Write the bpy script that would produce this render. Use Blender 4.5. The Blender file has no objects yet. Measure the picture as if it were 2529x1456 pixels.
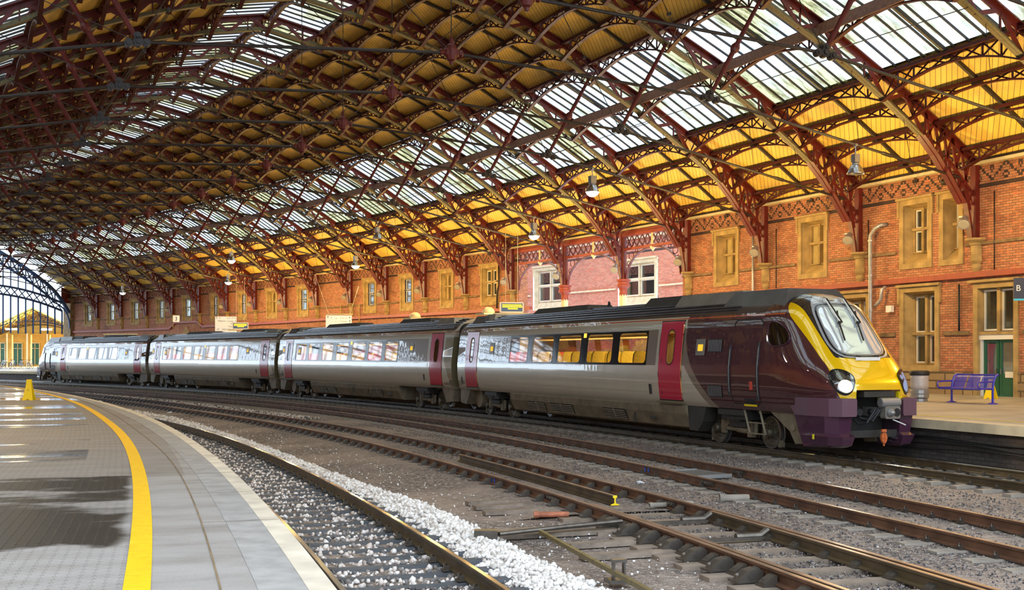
import bpy, bmesh, math, random
import numpy as np
from mathutils import Vector, Matrix

scene = bpy.context.scene
random.seed(7)
rng = np.random.default_rng(7)
PI = math.pi

# ------------------------------------------------------------------ camera
EYE = 2.2158                       # height above rail top
cam_d = bpy.data.cameras.new('camera')
cam_d.sensor_width = 36.0
cam_d.lens = 2929.5 / 2529 * 36.0
cam_d.shift_y = (880.05 - 728) / 2529
cam_d.clip_start = 0.1
cam_d.clip_end = 2000
cam = bpy.data.objects.new('camera', cam_d)
cam.location = (0, 0, EYE)
cam.rotation_euler = (PI / 2, 0, 0)
scene.collection.objects.link(cam)
scene.camera = cam
scene.view_settings.view_transform = 'Standard'
scene.view_settings.look = 'None'
scene.view_settings.gamma = 1.0
scene.view_settings.use_curve_mapping = False
scene.view_settings.exposure = 0.62
scene.cycles.max_bounces = 8
scene.cycles.transparent_max_bounces = 16
scene.cycles.caustics_reflective = False
scene.cycles.caustics_refractive = False
scene.cycles.sample_clamp_indirect = 6.0

# ------------------------------------------------------------------ sky: overcast, bluish white, a little bluer up high
world = bpy.data.worlds.new('overcast_sky')
scene.world = world
world.use_nodes = True
wn = world.node_tree
wn.nodes.clear()
wo = wn.nodes.new('ShaderNodeOutputWorld')
wb = wn.nodes.new('ShaderNodeBackground')
tc = wn.nodes.new('ShaderNodeTexCoord')
sx = wn.nodes.new('ShaderNodeSeparateXYZ')
cr = wn.nodes.new('ShaderNodeValToRGB')
nz = wn.nodes.new('ShaderNodeTexNoise')
mx = wn.nodes.new('ShaderNodeMixRGB')
cr.color_ramp.elements[0].position = 0.0
cr.color_ramp.elements[0].color = (0.42, 0.70, 1.0, 1)
cr.color_ramp.elements[1].position = 0.5
cr.color_ramp.elements[1].color = (0.66, 0.82, 1.0, 1)
nz.inputs['Scale'].default_value = 2.5
nz.inputs['Detail'].default_value = 4
mx.blend_type = 'MIX'
mx.inputs[2].default_value = (0.88, 0.94, 1.0, 1)
wn.links.new(tc.outputs['Generated'], sx.inputs[0])
wn.links.new(tc.outputs['Generated'], nz.inputs['Vector'])
wn.links.new(sx.outputs['Z'], cr.inputs[0])
wn.links.new(cr.outputs[0], mx.inputs[1])
wn.links.new(nz.outputs[0], mx.inputs[0])
wn.links.new(mx.outputs[0], wb.inputs[0])
wn.links.new(wb.outputs[0], wo.inputs[0])
wb.inputs[1].default_value = 2.3

# ------------------------------------------------------------------ station geometry: everything runs on arcs about one centre
R0, A0 = 220.23, 0.36657
CX = 5.877 - R0 * math.cos(A0)
CY = 29.687 - R0 * math.sin(A0)
def ang(s): return A0 + s / R0
def WP(o, s, z=0.0):
    a = A0 + s / R0
    return Vector((CX + (R0 + o) * math.cos(a), CY + (R0 + o) * math.sin(a), z))

# ------------------------------------------------------------------ object helpers
COL = scene.collection
def tag(o, label=None, cat=None, group=None, kind=None):
    if label: o['label'] = label
    if cat: o['category'] = cat
    if group: o['group'] = group
    if kind: o['kind'] = kind
    return o
def empty(name, loc=(0, 0, 0), rz=0.0, parent=None):
    o = bpy.data.objects.new(name, None)
    o.empty_display_size = 0.3
    COL.objects.link(o)
    o.location = loc
    o.rotation_euler = (0, 0, rz)
    if parent: o.parent = parent
    return o
def thing(name, label, cat, loc=(0, 0, 0), rz=0.0, group=None, kind=None):
    return tag(empty(name, loc, rz), label, cat, group, kind)
def copy_tree(o, parent=None):
    c = o.copy()
    COL.objects.link(c)
    c.parent = parent
    for ch in list(o.children):
        copy_tree(ch, c)
    return c
ORD = ['first', 'second', 'third', 'fourth', 'fifth', 'sixth', 'seventh', 'eighth', 'ninth', 'tenth', 'eleventh', 'twelfth',
       'thirteenth', 'fourteenth', 'fifteenth', 'sixteenth', 'seventeenth', 'eighteenth', 'nineteenth', 'twentieth',
       'twenty-first', 'twenty-second', 'twenty-third', 'twenty-fourth', 'twenty-fifth', 'twenty-sixth', 'twenty-seventh']

class MB:
    """collects shapes; build() links them as ONE mesh object"""
    def __init__(self):
        self.v = []; self.f = []; self.m = []; self.uv = []; self.has_uv = False
    def face(self, idx, m=0, uv=None):
        self.f.append(tuple(idx)); self.m.append(m)
        self.uv.append(uv)
        if uv: self.has_uv = True
    def add(self, vs, fs, m=0):
        b = len(self.v)
        self.v += [tuple(p) for p in vs]
        for f in fs: self.face([b + i for i in f], m)
    def box(self, c, s, m=0, M=None):
        x, y, z = c; a, b, d = s[0] / 2, s[1] / 2, s[2] / 2
        vs = [(x - a, y - b, z - d), (x + a, y - b, z - d), (x + a, y + b, z - d), (x - a, y + b, z - d),
              (x - a, y - b, z + d), (x + a, y - b, z + d), (x + a, y + b, z + d), (x - a, y + b, z + d)]
        if M: vs = [M @ Vector(p) for p in vs]
        self.add(vs, [(0, 3, 2, 1), (4, 5, 6, 7), (0, 1, 5, 4), (1, 2, 6, 5), (2, 3, 7, 6), (3, 0, 4, 7)], m)
    def bar(self, p, q, w, h, up=(0, 0, 1), m=0):
        p = Vector(p); q = Vector(q); d = (q - p)
        if d.length < 1e-6: return
        d.normalize(); u = Vector(up)
        sd = d.cross(u)
        if sd.length < 1e-4: sd = d.cross(Vector((1, 0, 0)))
        sd.normalize(); u = sd.cross(d)
        a = sd * (w / 2); b = u * (h / 2)
        vs = [p - a - b, p + a - b, p + a + b, p - a + b, q - a - b, q + a - b, q + a + b, q - a + b]
        self.add(vs, [(0, 3, 2, 1), (4, 5, 6, 7), (0, 1, 5, 4), (1, 2, 6, 5), (2, 3, 7, 6), (3, 0, 4, 7)], m)
    def rings(self, rings, m=0, closed=True, cap=True, close_path=False):
        b = len(self.v); n = len(rings[0])
        for r in rings: self.v += [tuple(p) for p in r]
        k = len(rings)
        for i in range(k if close_path else k - 1):
            j = (i + 1) % k
            for t in range(n if closed else n - 1):
                u = (t + 1) % n
                self.face((b + i * n + t, b + i * n + u, b + j * n + u, b + j * n + t), m)
        if cap and closed and not close_path:
            self.face([b + t for t in range(n)][::-1], m)
            self.face([b + (k - 1) * n + t for t in range(n)], m)
    def tube(self, pts, r, n=8, m=0, cap=True):
        pts = [Vector(p) for p in pts]; rs = r if isinstance(r, (list, tuple)) else [r] * len(pts)
        rg = []; prev = None
        for i, p in enumerate(pts):
            d = (pts[min(i + 1, len(pts) - 1)] - pts[max(i - 1, 0)])
            if d.length < 1e-9: d = Vector((0, 0, 1))
            d.normalize()
            if prev is None:
                a = d.cross(Vector((0, 0, 1)))
                if a.length < 1e-3: a = d.cross(Vector((1, 0, 0)))
            else:
                a = prev - d * prev.dot(d)
            a.normalize(); prev = a; b = d.cross(a)
            rg.append([p + a * (rs[i] * math.cos(2 * PI * t / n)) + b * (rs[i] * math.sin(2 * PI * t / n)) for t in range(n)])
        self.rings(rg, m, True, cap)
    def lathe(self, prof, c=(0, 0, 0), axis='Z', n=16, m=0, cap=True):
        """prof: list of (radius, height) along the axis from c"""
        rg = []
        for r, hgt in prof:
            ring = []
            for t in range(n):
                a = 2 * PI * t / n; p, q = r * math.cos(a), r * math.sin(a)
                if axis == 'Z': v = (c[0] + p, c[1] + q, c[2] + hgt)
                elif axis == 'Y': v = (c[0] + p, c[1] + hgt, c[2] - q)
                else: v = (c[0] + hgt, c[1] + p, c[2] + q)
                ring.append(v)
            rg.append(ring)
        self.rings(rg, m, True, cap)
    def prism(self, outline, y0, y1, axis='Y', m=0):
        """outline of (a,b); axis Y: a=x, b=z; axis X: a=y, b=z; axis Z: a=x, b=y"""
        def mk(a, b, t):
            return (a, t, b) if axis == 'Y' else ((t, a, b) if axis == 'X' else (a, b, t))
        self.rings([[mk(a, b, y0) for a, b in outline], [mk(a, b, y1) for a, b in outline]], m)
    def quad(self, a, b, c, d, m=0, uv=None):
        k = len(self.v); self.v += [tuple(a), tuple(b), tuple(c), tuple(d)]
        self.face((k, k + 1, k + 2, k + 3), m, uv)
    def build(self, name, mats, parent=None, smooth=False, flip=False, loc=None, rz=0.0):
        me = bpy.data.meshes.new(name)
        fs = [f[::-1] for f in self.f] if flip else self.f
        me.from_pydata(self.v, [], fs)
        if not isinstance(mats, (list, tuple)): mats = [mats]
        for mt in mats: me.materials.append(mt)
        me.polygons.foreach_set('material_index', self.m)
        if smooth: me.polygons.foreach_set('use_smooth', [True] * len(self.f))
        if self.has_uv:
            ul = me.uv_layers.new(name='map')
            buf = []
            for f, u in zip(self.f, self.uv):
                u = u or [(0, 0)] * len(f)
                buf += [c for p in (u[::-1] if flip else u) for c in p]
            ul.data.foreach_set('uv', buf)
        me.update()
        o = bpy.data.objects.new(name, me)
        COL.objects.link(o)
        if parent: o.parent = parent
        if loc: o.location = loc
        if rz: o.rotation_euler = (0, 0, rz)
        return o

def smooth_angle(o, deg=35):
    me = o.data
    me.polygons.foreach_set('use_smooth', [True] * len(me.polygons))
    try: me.set_sharp_from_angle(angle=math.radians(deg))
    except Exception: pass

def weld(o, d=0.0005):
    bm = bmesh.new(); bm.from_mesh(o.data)
    bmesh.ops.remove_doubles(bm, verts=bm.verts, dist=d)
    bm.to_mesh(o.data); bm.free(); o.data.update()

def rounded_rect(x0, x1, y0, y1, r, n=5):
    out = []
    for cx, cy, a0 in ((x1 - r, y1 - r, 0), (x0 + r, y1 - r, 90), (x0 + r, y0 + r, 180), (x1 - r, y0 + r, 270)):
        for k in range(n + 1):
            a = math.radians(a0 + 90 * k / n)
            out.append((cx + r * math.cos(a), cy + r * math.sin(a)))
    return out

# ------------------------------------------------------------------ node helpers
def mat(name):
    m = bpy.data.materials.new(name); m.use_nodes = True
    return m
def bsdf(m): return m.node_tree.nodes['Principled BSDF']
def pm(name, col, rough=0.6, metal=0.0, spec=0.5, coat=0.0, emit=None, es=0.0, noise=0.0, nscale=8.0, bump=0.0, bscale=40.0):
    m = mat(name); b = bsdf(m); nt = m.node_tree
    b.inputs['Base Color'].default_value = (*col, 1)
    b.inputs['Roughness'].default_value = rough
    b.inputs['Metallic'].default_value = metal
    b.inputs['Specular IOR Level'].default_value = spec
    if coat: b.inputs['Coat Weight'].default_value = coat; b.inputs['Coat Roughness'].default_value = 0.05
    if emit: b.inputs['Emission Color'].default_value = (*emit, 1); b.inputs['Emission Strength'].default_value = es
    if noise or bump:
        t = nt.nodes.new('ShaderNodeTexCoord')
    if noise:
        n = nt.nodes.new('ShaderNodeTexNoise'); n.inputs['Scale'].default_value = nscale; n.inputs['Detail'].default_value = 6
        r = nt.nodes.new('ShaderNodeValToRGB')
        r.color_ramp.elements[0].position = 0.3; r.color_ramp.elements[1].position = 0.7
        r.color_ramp.elements[0].color = (*[c * (1 - noise) for c in col], 1)
        r.color_ramp.elements[1].color = (*[min(1, c * (1 + noise * 0.6)) for c in col], 1)
        nt.links.new(t.outputs['Object'], n.inputs['Vector']); nt.links.new(n.outputs[0], r.inputs[0])
        nt.links.new(r.outputs[0], b.inputs['Base Color'])
    if bump:
        n = nt.nodes.new('ShaderNodeTexNoise'); n.inputs['Scale'].default_value = bscale; n.inputs['Detail'].default_value = 4
        bp = nt.nodes.new('ShaderNodeBump'); bp.inputs['Strength'].default_value = bump; bp.inputs['Distance'].default_value = 0.02
        nt.links.new(t.outputs['Object'], n.inputs['Vector']); nt.links.new(n.outputs[0], bp.inputs['Height'])
        nt.links.new(bp.outputs[0], b.inputs['Normal'])
    return m
class NT:
    """tiny expression helper over a node tree"""
    def __init__(self, m): self.t = m.node_tree; self.l = self.t.links
    def n(self, typ): return self.t.nodes.new(typ)
    def _in(self, sock, v):
        if hasattr(v, 'node') or isinstance(v, bpy.types.NodeSocket): self.l.new(v, sock)
        else:
            try: sock.default_value = v
            except Exception: sock.default_value = (*v, 1)
    def math(self, op, a, b=0.0, c=0.0, clamp=False):
        q = self.n('ShaderNodeMath'); q.operation = op; q.use_clamp = clamp
        self._in(q.inputs[0], a); self._in(q.inputs[1], b)
        if len(q.inputs) > 2: self._in(q.inputs[2], c)
        return q.outputs[0]
    def mix(self, f, a, b):
        q = self.n('ShaderNodeMixRGB'); self._in(q.inputs[0], f); self._in(q.inputs[1], a); self._in(q.inputs[2], b)
        return q.outputs[0]
    def mul(self, a, b):
        q = self.n('ShaderNodeMixRGB'); q.blend_type = 'MULTIPLY'; q.inputs[0].default_value = 1
        self._in(q.inputs[1], a); self._in(q.inputs[2], b); return q.outputs[0]
    def sep(self, v):
        q = self.n('ShaderNodeSeparateXYZ'); self.l.new(v, q.inputs[0]); return q.outputs
    def comb(self, x, y, z=0.0):
        q = self.n('ShaderNodeCombineXYZ'); self._in(q.inputs[0], x); self._in(q.inputs[1], y); self._in(q.inputs[2], z); return q.outputs[0]
    def obj(self): return self.n('ShaderNodeTexCoord').outputs['Object']
    def uv(self): return self.n('ShaderNodeTexCoord').outputs['UV']
    def noise(self, v, scale, detail=4, rough=0.5):
        q = self.n('ShaderNodeTexNoise'); self.l.new(v, q.inputs['Vector'])
        q.inputs['Scale'].default_value = scale; q.inputs['Detail'].default_value = detail; q.inputs['Roughness'].default_value = rough
        return q.outputs[0]
    def ramp(self, f, stops):
        q = self.n('ShaderNodeValToRGB'); self._in(q.inputs[0], f); e = q.color_ramp.elements
        while len(e) < len(stops): e.new(0.5)
        for k, (p, c) in enumerate(stops):
            e[k].position = p; e[k].color = (*c, 1) if len(c) == 3 else c
        return q.outputs[0]
    def smooth(self, x, a, b):
        q = self.n('ShaderNodeMapRange'); q.interpolation_type = 'SMOOTHSTEP'
        self._in(q.inputs[0], x); q.inputs[1].default_value = a; q.inputs[2].default_value = b
        return q.outputs[0]
    def bump(self, hgt, strength, dist=0.02):
        q = self.n('ShaderNodeBump'); self.l.new(hgt, q.inputs['Height'])
        q.inputs['Strength'].default_value = strength; q.inputs['Distance'].default_value = dist; return q.outputs[0]
G_, L_ = 'GREATER_THAN', 'LESS_THAN'

# ------------------------------------------------------------------ materials
M = {}
M['maroon'] = pm('maroon_paint', (0.125, 0.013, 0.009), 0.45, noise=0.35, nscale=3)
M['purlin'] = pm('maroon_silhouette_purlin', (0.080, 0.012, 0.008), 0.5, noise=0.3, nscale=3)  # maroon darkened: silhouette shade of the purlins put into the colour
M['iron'] = pm('dark_iron', (0.032, 0.021, 0.016), 0.5, noise=0.4, nscale=6)
M['olive'] = pm('olive_riveted_plate', (0.155, 0.12, 0.045), 0.55, noise=0.3, nscale=10)
M['redpaint'] = pm('red_oxide_paint', (0.32, 0.055, 0.03), 0.5, noise=0.2, nscale=4)
M['skyiron'] = pm('sky_tinted_iron', (0.03, 0.07, 0.2), 0.5)  # blue cast of the bright sky put into the iron colour
M['cream'] = pm('cream_paint', (0.72, 0.62, 0.38), 0.5, noise=0.15, nscale=5)
M['stone'] = pm('bath_stone', (0.42, 0.29, 0.12), 0.85, noise=0.35, nscale=2.2, bump=0.3, bscale=30)
M['stonedark'] = pm('weathered_stone', (0.22, 0.15, 0.08), 0.9, noise=0.4, nscale=3, bump=0.4, bscale=20)
M['palestone'] = pm('pale_stone', (0.62, 0.52, 0.35), 0.85, noise=0.2, nscale=3)
M['white'] = pm('white_gloss_paint', (0.8, 0.78, 0.74), 0.35)
M['grey'] = pm('grey_metal', (0.36, 0.36, 0.36), 0.35, 0.6)
M['galv'] = pm('galvanised_pipe', (0.42, 0.42, 0.44), 0.4, 0.5, noise=0.15, nscale=5)
M['black'] = pm('black_rubber', (0.012, 0.012, 0.013), 0.6)
M['blackgloss'] = pm('black_gloss', (0.01, 0.011, 0.014), 0.12, coat=0.5)
M['steel'] = pm('worn_steel', (0.30, 0.29, 0.28), 0.38, 0.9)
M['darksteel'] = pm('dark_steel', (0.14, 0.12, 0.10), 0.4, 0.7, noise=0.3, nscale=8)
M['rust'] = pm('rusty_rail', (0.155, 0.075, 0.042), 0.55, 0.3, noise=0.45, nscale=3)
M['rusttop'] = pm('rusty_rail_head', (0.36, 0.22, 0.14), 0.4, 0.5, noise=0.3, nscale=2)
M['railtop'] = pm('polished_rail_head', (0.6, 0.58, 0.54), 0.16, 1.0)
M['railbrown'] = pm('oily_rail_web', (0.10, 0.07, 0.035), 0.45, 0.3, noise=0.4, nscale=3)
M['sleeper'] = pm('concrete_sleeper', (0.30, 0.26, 0.215), 0.85, noise=0.35, nscale=3, bump=0.3, bscale=30)
M['sleeperdark'] = pm('oily_sleeper', (0.09, 0.10, 0.115), 0.8, noise=0.35, nscale=3, bump=0.3, bscale=30)
M['timber'] = pm('timber_sleeper', (0.25, 0.195, 0.15), 0.85, noise=0.4, nscale=4, bump=0.5, bscale=25)
M['yellow'] = pm('signal_yellow', (0.95, 0.68, 0.01), 0.4)
M['paleyellow'] = pm('yellow_paint_line', (0.85, 0.72, 0.02), 0.6)
M['bluepaint'] = pm('blue_enamel', (0.025, 0.02, 0.42), 0.3, coat=0.5)
M['green'] = pm('green_door_paint', (0.015, 0.11, 0.06), 0.35, noise=0.2, nscale=3)
M['lime'] = pm('lime_plastic', (0.12, 0.75, 0.03), 0.35)
M['orange'] = pm('orange_cast_iron', (0.6, 0.15, 0.04), 0.5)
M['litter'] = pm('pale_litter', (0.75, 0.78, 0.82), 0.6)
M['terracotta'] = pm('terracotta_pipe', (0.42, 0.14, 0.07), 0.6, noise=0.4, nscale=9)
M['ledlens'] = pm('lamp_white', (1, 1, 1), 0.4, emit=(1.0, 0.93, 0.8), es=30)
M['ledcool'] = pm('lamp_cool_white', (1, 1, 1), 0.4, emit=(0.9, 0.88, 1.0), es=22)
M['amberlens'] = pm('floodlight_glass', (0.40, 0.37, 0.30), 0.2)
M['reflector'] = pm('lamp_reflector', (0.5, 0.5, 0.5), 0.2, 0.9)
M['signwhite'] = pm('emissive_white_sign', (0.85, 0.85, 0.78), 0.5, emit=(1.0, 0.97, 0.85), es=0.22)  # weak emission added so the panels read bright white
M['signcream'] = pm('cream_sign', (0.85, 0.72, 0.42), 0.5)
M['signink'] = pm('sign_lettering', (0.02, 0.02, 0.02), 0.6)
M['inkfaint'] = pm('sign_lettering_grey', (0.3, 0.29, 0.25), 0.6)
M['led'] = pm('amber_display_text', (0.3, 0.15, 0.0), 0.5, emit=(1.0, 0.62, 0.0), es=3.0)
M['darkglass'] = pm('dark_window_glass', (0.02, 0.022, 0.02), 0.08, coat=0.3)
M['chalk'] = pm('white_paint_marks', (0.6, 0.6, 0.6), 0.7)
M['blockpanel'] = pm('blind_window_infill', (0.52, 0.40, 0.17), 0.8, noise=0.2, nscale=2)
M['bluemark'] = pm('blue_paint_mark', (0.02, 0.12, 0.6), 0.5)
M['teal'] = pm('teal_interior', (0.0, 0.30, 0.38), 0.6)
M['pink'] = pm('magenta_curtain', (0.75, 0.02, 0.22), 0.7)
M['wallpanel'] = pm('pale_room_wall', (0.35, 0.30, 0.20), 0.8)

def glassmat(name, tint, gloss=0.10, rough=0.03, body=(0, 0, 0), bodyw=0.0, fres=0.9):
    m = mat(name); N = NT(m); t = m.node_tree
    t.nodes.remove(bsdf(m))
    tr = N.n('ShaderNodeBsdfTransparent'); tr.inputs[0].default_value = (*tint, 1)
    gl = N.n('ShaderNodeBsdfGlossy'); gl.inputs['Roughness'].default_value = rough
    lw = N.n('ShaderNodeLayerWeight'); lw.inputs[0].default_value = 0.35
    k = N.math('MULTIPLY_ADD', lw.outputs['Fresnel'], fres, gloss, clamp=True)
    mixs = N.n('ShaderNodeMixShader'); N.l.new(k, mixs.inputs[0]); N.l.new(tr.outputs[0], mixs.inputs[1]); N.l.new(gl.outputs[0], mixs.inputs[2])
    out = mixs.outputs[0]
    if bodyw:
        df = N.n('ShaderNodeBsdfDiffuse'); df.inputs[0].default_value = (*body, 1)
        m2 = N.n('ShaderNodeMixShader'); m2.inputs[0].default_value = bodyw
        N.l.new(out, m2.inputs[1]); N.l.new(df.outputs[0], m2.inputs[2]); out = m2.outputs[0]
    N.l.new(out, t.nodes['Material Output'].inputs[0])
    return m
M['trainglass'] = glassmat('train_window_glass', (0.64, 0.64, 0.60), 0.24)
M['screenglass'] = glassmat('windscreen_glass', (0.6, 0.66, 0.68), 0.22, 0.04, (0.75, 0.82, 0.86), 0.42)
M['clearglass'] = glassmat('clear_window_glass', (0.85, 0.9, 0.92), 0.03, fres=0.35)
M['plastic'] = glassmat('clear_bin_liner', (0.75, 0.72, 0.72), 0.08, 0.25, (0.85, 0.80, 0.78), 0.5)

# roof glazing: see-through patent glazing with moss and grime streaks
def glazing():
    m = mat('mossy_patent_glazing'); N = NT(m); t = m.node_tree; t.nodes.remove(bsdf(m))
    u = N.sep(N.uv())
    big = N.noise(N.comb(u[0], N.math('MULTIPLY', u[1], 0.6)), 0.42, 3)
    fine = N.noise(N.comb(N.math('MULTIPLY', u[0], 2.6), N.math('MULTIPLY', u[1], 0.55)), 1.5, 8, 0.75)
    d = N.math('MULTIPLY', N.smooth(big, 0.44, 0.60), N.smooth(fine, 0.46, 0.58))
    tr = N.n('ShaderNodeBsdfTransparent'); N._in(tr.inputs[0], N.mix(N.smooth(big, 0.40, 0.62), (0.48, 0.51, 0.53, 1), (0.40, 0.37, 0.20, 1)))
    tl = N.n('ShaderNodeBsdfTranslucent'); N._in(tl.inputs[0], N.ramp(fine, [(0.47, (0.40, 0.36, 0.14)), (0.62, (0.06, 0.05, 0.015))]))
    df = N.n('ShaderNodeBsdfDiffuse'); df.inputs[0].default_value = (0.16, 0.13, 0.04, 1)
    ad = N.n('ShaderNodeMixShader'); ad.inputs[0].default_value = 0.5
    N.l.new(tl.outputs[0], ad.inputs[1]); N.l.new(df.outputs[0], ad.inputs[2])
    mx = N.n('ShaderNodeMixShader'); N.l.new(N.math('MULTIPLY', d, 0.85), mx.inputs[0])
    N.l.new(tr.outputs[0], mx.inputs[1]); N.l.new(ad.outputs[0], mx.inputs[2])
    N.l.new(mx.outputs[0], t.nodes['Material Output'].inputs[0])
    return m
M['glazing'] = glazing()

# diagonal tongue-and-groove boarding under the roof, uv in metres
def boards():
    m = mat('cream_diagonal_boarding'); N = NT(m); b = bsdf(m)
    u = N.sep(N.uv())
    q = N.math('MULTIPLY_ADD', u[1], 0.9, N.math('ABSOLUTE', u[0]))
    k = N.math('DIVIDE', q, 0.23)
    fr = N.math('FRACT', k)
    line = N.math(L_, fr, 0.11)
    idx = N.math('FLOOR', k)
    wn_ = N.n('ShaderNodeTexWhiteNoise'); wn_.noise_dimensions = '1D'; N.l.new(idx, wn_.inputs['W'])
    base = N.mix(wn_.outputs[0], (0.86, 0.56, 0.095, 1), (0.92, 0.635, 0.14, 1))
    st = N.noise(N.uv(), 0.8, 5)
    base = N.mix(N.smooth(st, 0.5, 0.8), base, (0.50, 0.34, 0.11, 1))
    N.l.new(N.mix(line, base, (0.26, 0.16, 0.05, 1)), b.inputs['Base Color'])
    b.inputs['Roughness'].default_value = 0.55
    N.l.new(N.bump(N.math('SUBTRACT', 1.0, line), 0.5, 0.01), b.inputs['Normal'])
    return m
M['boards'] = boards()

def brick(name, c1, c2, mortar, frieze=False, dirt=0.5, scale=1.0):
    m = mat(name); N = NT(m); b = bsdf(m)
    uv = N.uv(); u = N.sep(uv)
    bt = N.n('ShaderNodeTexBrick'); N.l.new(uv, bt.inputs['Vector'])
    bt.inputs['Color1'].default_value = (*c1, 1); bt.inputs['Color2'].default_value = (*c2, 1); bt.inputs['Mortar'].default_value = (*mortar, 1)
    bt.inputs['Scale'].default_value = 1.0; bt.inputs['Mortar Size'].default_value = 0.010 * scale
    bt.inputs['Brick Width'].default_value = 0.25 * scale; bt.inputs['Row Height'].default_value = 0.086 * scale
    bt.inputs['Mortar Smooth'].default_value = 0.2
    cell = N.noise(N.comb(N.math('FLOOR', N.math('DIVIDE', u[0], 0.125 * scale)), N.math('FLOOR', N.math('DIVIDE', u[1], 0.086 * scale))), 0.73, 1)
    col = N.mix(N.smooth(cell, 0.55, 0.72), bt.outputs[0], tuple(min(1, x * 1.5) for x in c1) + (1,))
    big = N.noise(uv, 0.35, 6, 0.6)
    col = N.mix(N.math('MULTIPLY', N.smooth(big, 0.48, 0.75), dirt), col, (0.10, 0.055, 0.03, 1))
    if frieze:
        uq = N.math('MULTIPLY', N.math('FLOOR', N.math('DIVIDE', u[0], 0.0575)), 0.0575)
        vq = N.math('MULTIPLY', N.math('FLOOR', N.math('DIVIDE', u[1], 0.086)), 0.086)
        ph = N.math('ABSOLUTE', N.math('MULTIPLY_ADD', N.math('FRACT', N.math('DIVIDE', uq, 1.15)), 2.0, -1.0))   # 0..1 triangle
        tgt = N.math('MULTIPLY_ADD', ph, 0.55, 8.06)
        dz = N.math('ABSOLUTE', N.math('SUBTRACT', vq, tgt))
        zig = N.math(L_, dz, 0.055)
        # little diamonds between the zigzags
        ph2 = N.math('MULTIPLY_ADD', N.math('FRACT', N.math('DIVIDE', uq, 1.15)), 1.15, 0.0)
        def dia(u0, v0):
            a = N.math('ABSOLUTE', N.math('SUBTRACT', ph2, u0)); c = N.math('ABSOLUTE', N.math('SUBTRACT', vq, v0))
            dd = N.math('ADD', a, c)
            return N.math('MULTIPLY', N.math(L_, dd, 0.13), N.math(G_, dd, 0.05))
        dd = N.math('MAXIMUM', dia(0.575, 8.46), N.math('MAXIMUM', dia(0.03, 8.18), dia(1.12, 8.18)))
        inb = N.math('MULTIPLY', N.math(G_, u[1], 8.04), N.math(L_, u[1], 8.66))
        msk = N.math('MULTIPLY', N.math('MAXIMUM', zig, dd), inb)
        band = N.math('MULTIPLY', N.math(G_, u[1], 7.88), N.math(L_, u[1], 8.02))
        msk = N.math('MAXIMUM', msk, band)
        col = N.mix(N.math('MULTIPLY', msk, 0.93), col, (0.028, 0.02, 0.022, 1))
    N.l.new(col, b.inputs['Base Color'])
    b.inputs['Roughness'].default_value = 0.8
    N.l.new(N.bump(N.math('SUBTRACT', 1.0, bt.outputs['Fac']), 0.6, 0.01), b.inputs['Normal'])
    return m
M['brick'] = brick('red_brick_with_black_frieze', (0.36, 0.125, 0.065), (0.52, 0.24, 0.13), (0.13, 0.085, 0.06), True, 0.6)
M['brickback'] = brick('pink_red_brick', (0.42, 0.11, 0.065), (0.58, 0.22, 0.14), (0.45, 0.32, 0.25), True, 0.2)
M['brickplat'] = brick('sooty_platform_brick', (0.06, 0.05, 0.045), (0.10, 0.085, 0.075), (0.04, 0.035, 0.03), False, 0.6)
M['rubble'] = brick('rough_stone_blocks', (0.26, 0.17, 0.09), (0.36, 0.26, 0.14), (0.10, 0.07, 0.04), False, 0.6, 3.2)

# ground: oily clinker and fine ballast
def ballast_ground():
    m = mat('clinker_ballast'); N = NT(m); b = bsdf(m); o = N.obj()
    v = N.n('ShaderNodeTexVoronoi'); N.l.new(o, v.inputs['Vector']); v.inputs['Scale'].default_value = 26
    v2 = N.n('ShaderNodeTexVoronoi'); N.l.new(o, v2.inputs['Vector']); v2.inputs['Scale'].default_value = 60
    n1 = N.noise(o, 0.35, 5); n2 = N.noise(o, 7, 6, 0.7)
    g = N.ramp(N.sep(v.outputs['Color'])[0], [(0.0, (0.09, 0.075, 0.07)), (0.55, (0.24, 0.19, 0.165)), (0.85, (0.36, 0.29, 0.245)), (1.0, (0.6, 0.55, 0.5))])
    g = N.mix(N.smooth(n1, 0.42, 0.62), g, N.ramp(n2, [(0.3, (0.24, 0.18, 0.145)), (0.7, (0.52, 0.42, 0.35))]))
    N.l.new(g, b.inputs['Base Color']); b.inputs['Roughness'].default_value = 0.85
    hh = N.math('ADD', N.math('MULTIPLY', v.outputs['Distance'], -1.0), N.math('MULTIPLY', v2.outputs['Distance'], -0.5))
    N.l.new(N.bump(hh, 1.0, 0.035), b.inputs['Normal'])
    return m
M['ballast'] = ballast_ground()
def stonemat(name, stops):
    m = mat(name); N = NT(m); b = bsdf(m)
    g = N.n('ShaderNodeNewGeometry').outputs['Random Per Island']
    N.l.new(N.ramp(g, stops), b.inputs['Base Color']); b.inputs['Roughness'].default_value = 0.8
    return m
M['gravel'] = stonemat('mixed_dark_gravel', [(0, (0.05, 0.05, 0.055)), (0.5, (0.15, 0.13, 0.125)), (0.8, (0.27, 0.22, 0.19)), (0.95, (0.34, 0.29, 0.27)), (1, (0.6, 0.58, 0.56))])
M['whitestone'] = stonemat('white_limestone_ballast', [(0, (0.50, 0.45, 0.41)), (0.3, (0.72, 0.68, 0.64)), (1, (0.90, 0.88, 0.87))])
M['midstone'] = stonemat('pale_and_grey_ballast', [(0, (0.12, 0.12, 0.13)), (0.3, (0.25, 0.22, 0.20)), (0.45, (0.60, 0.50, 0.44)), (1, (0.86, 0.82, 0.79))])

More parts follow.
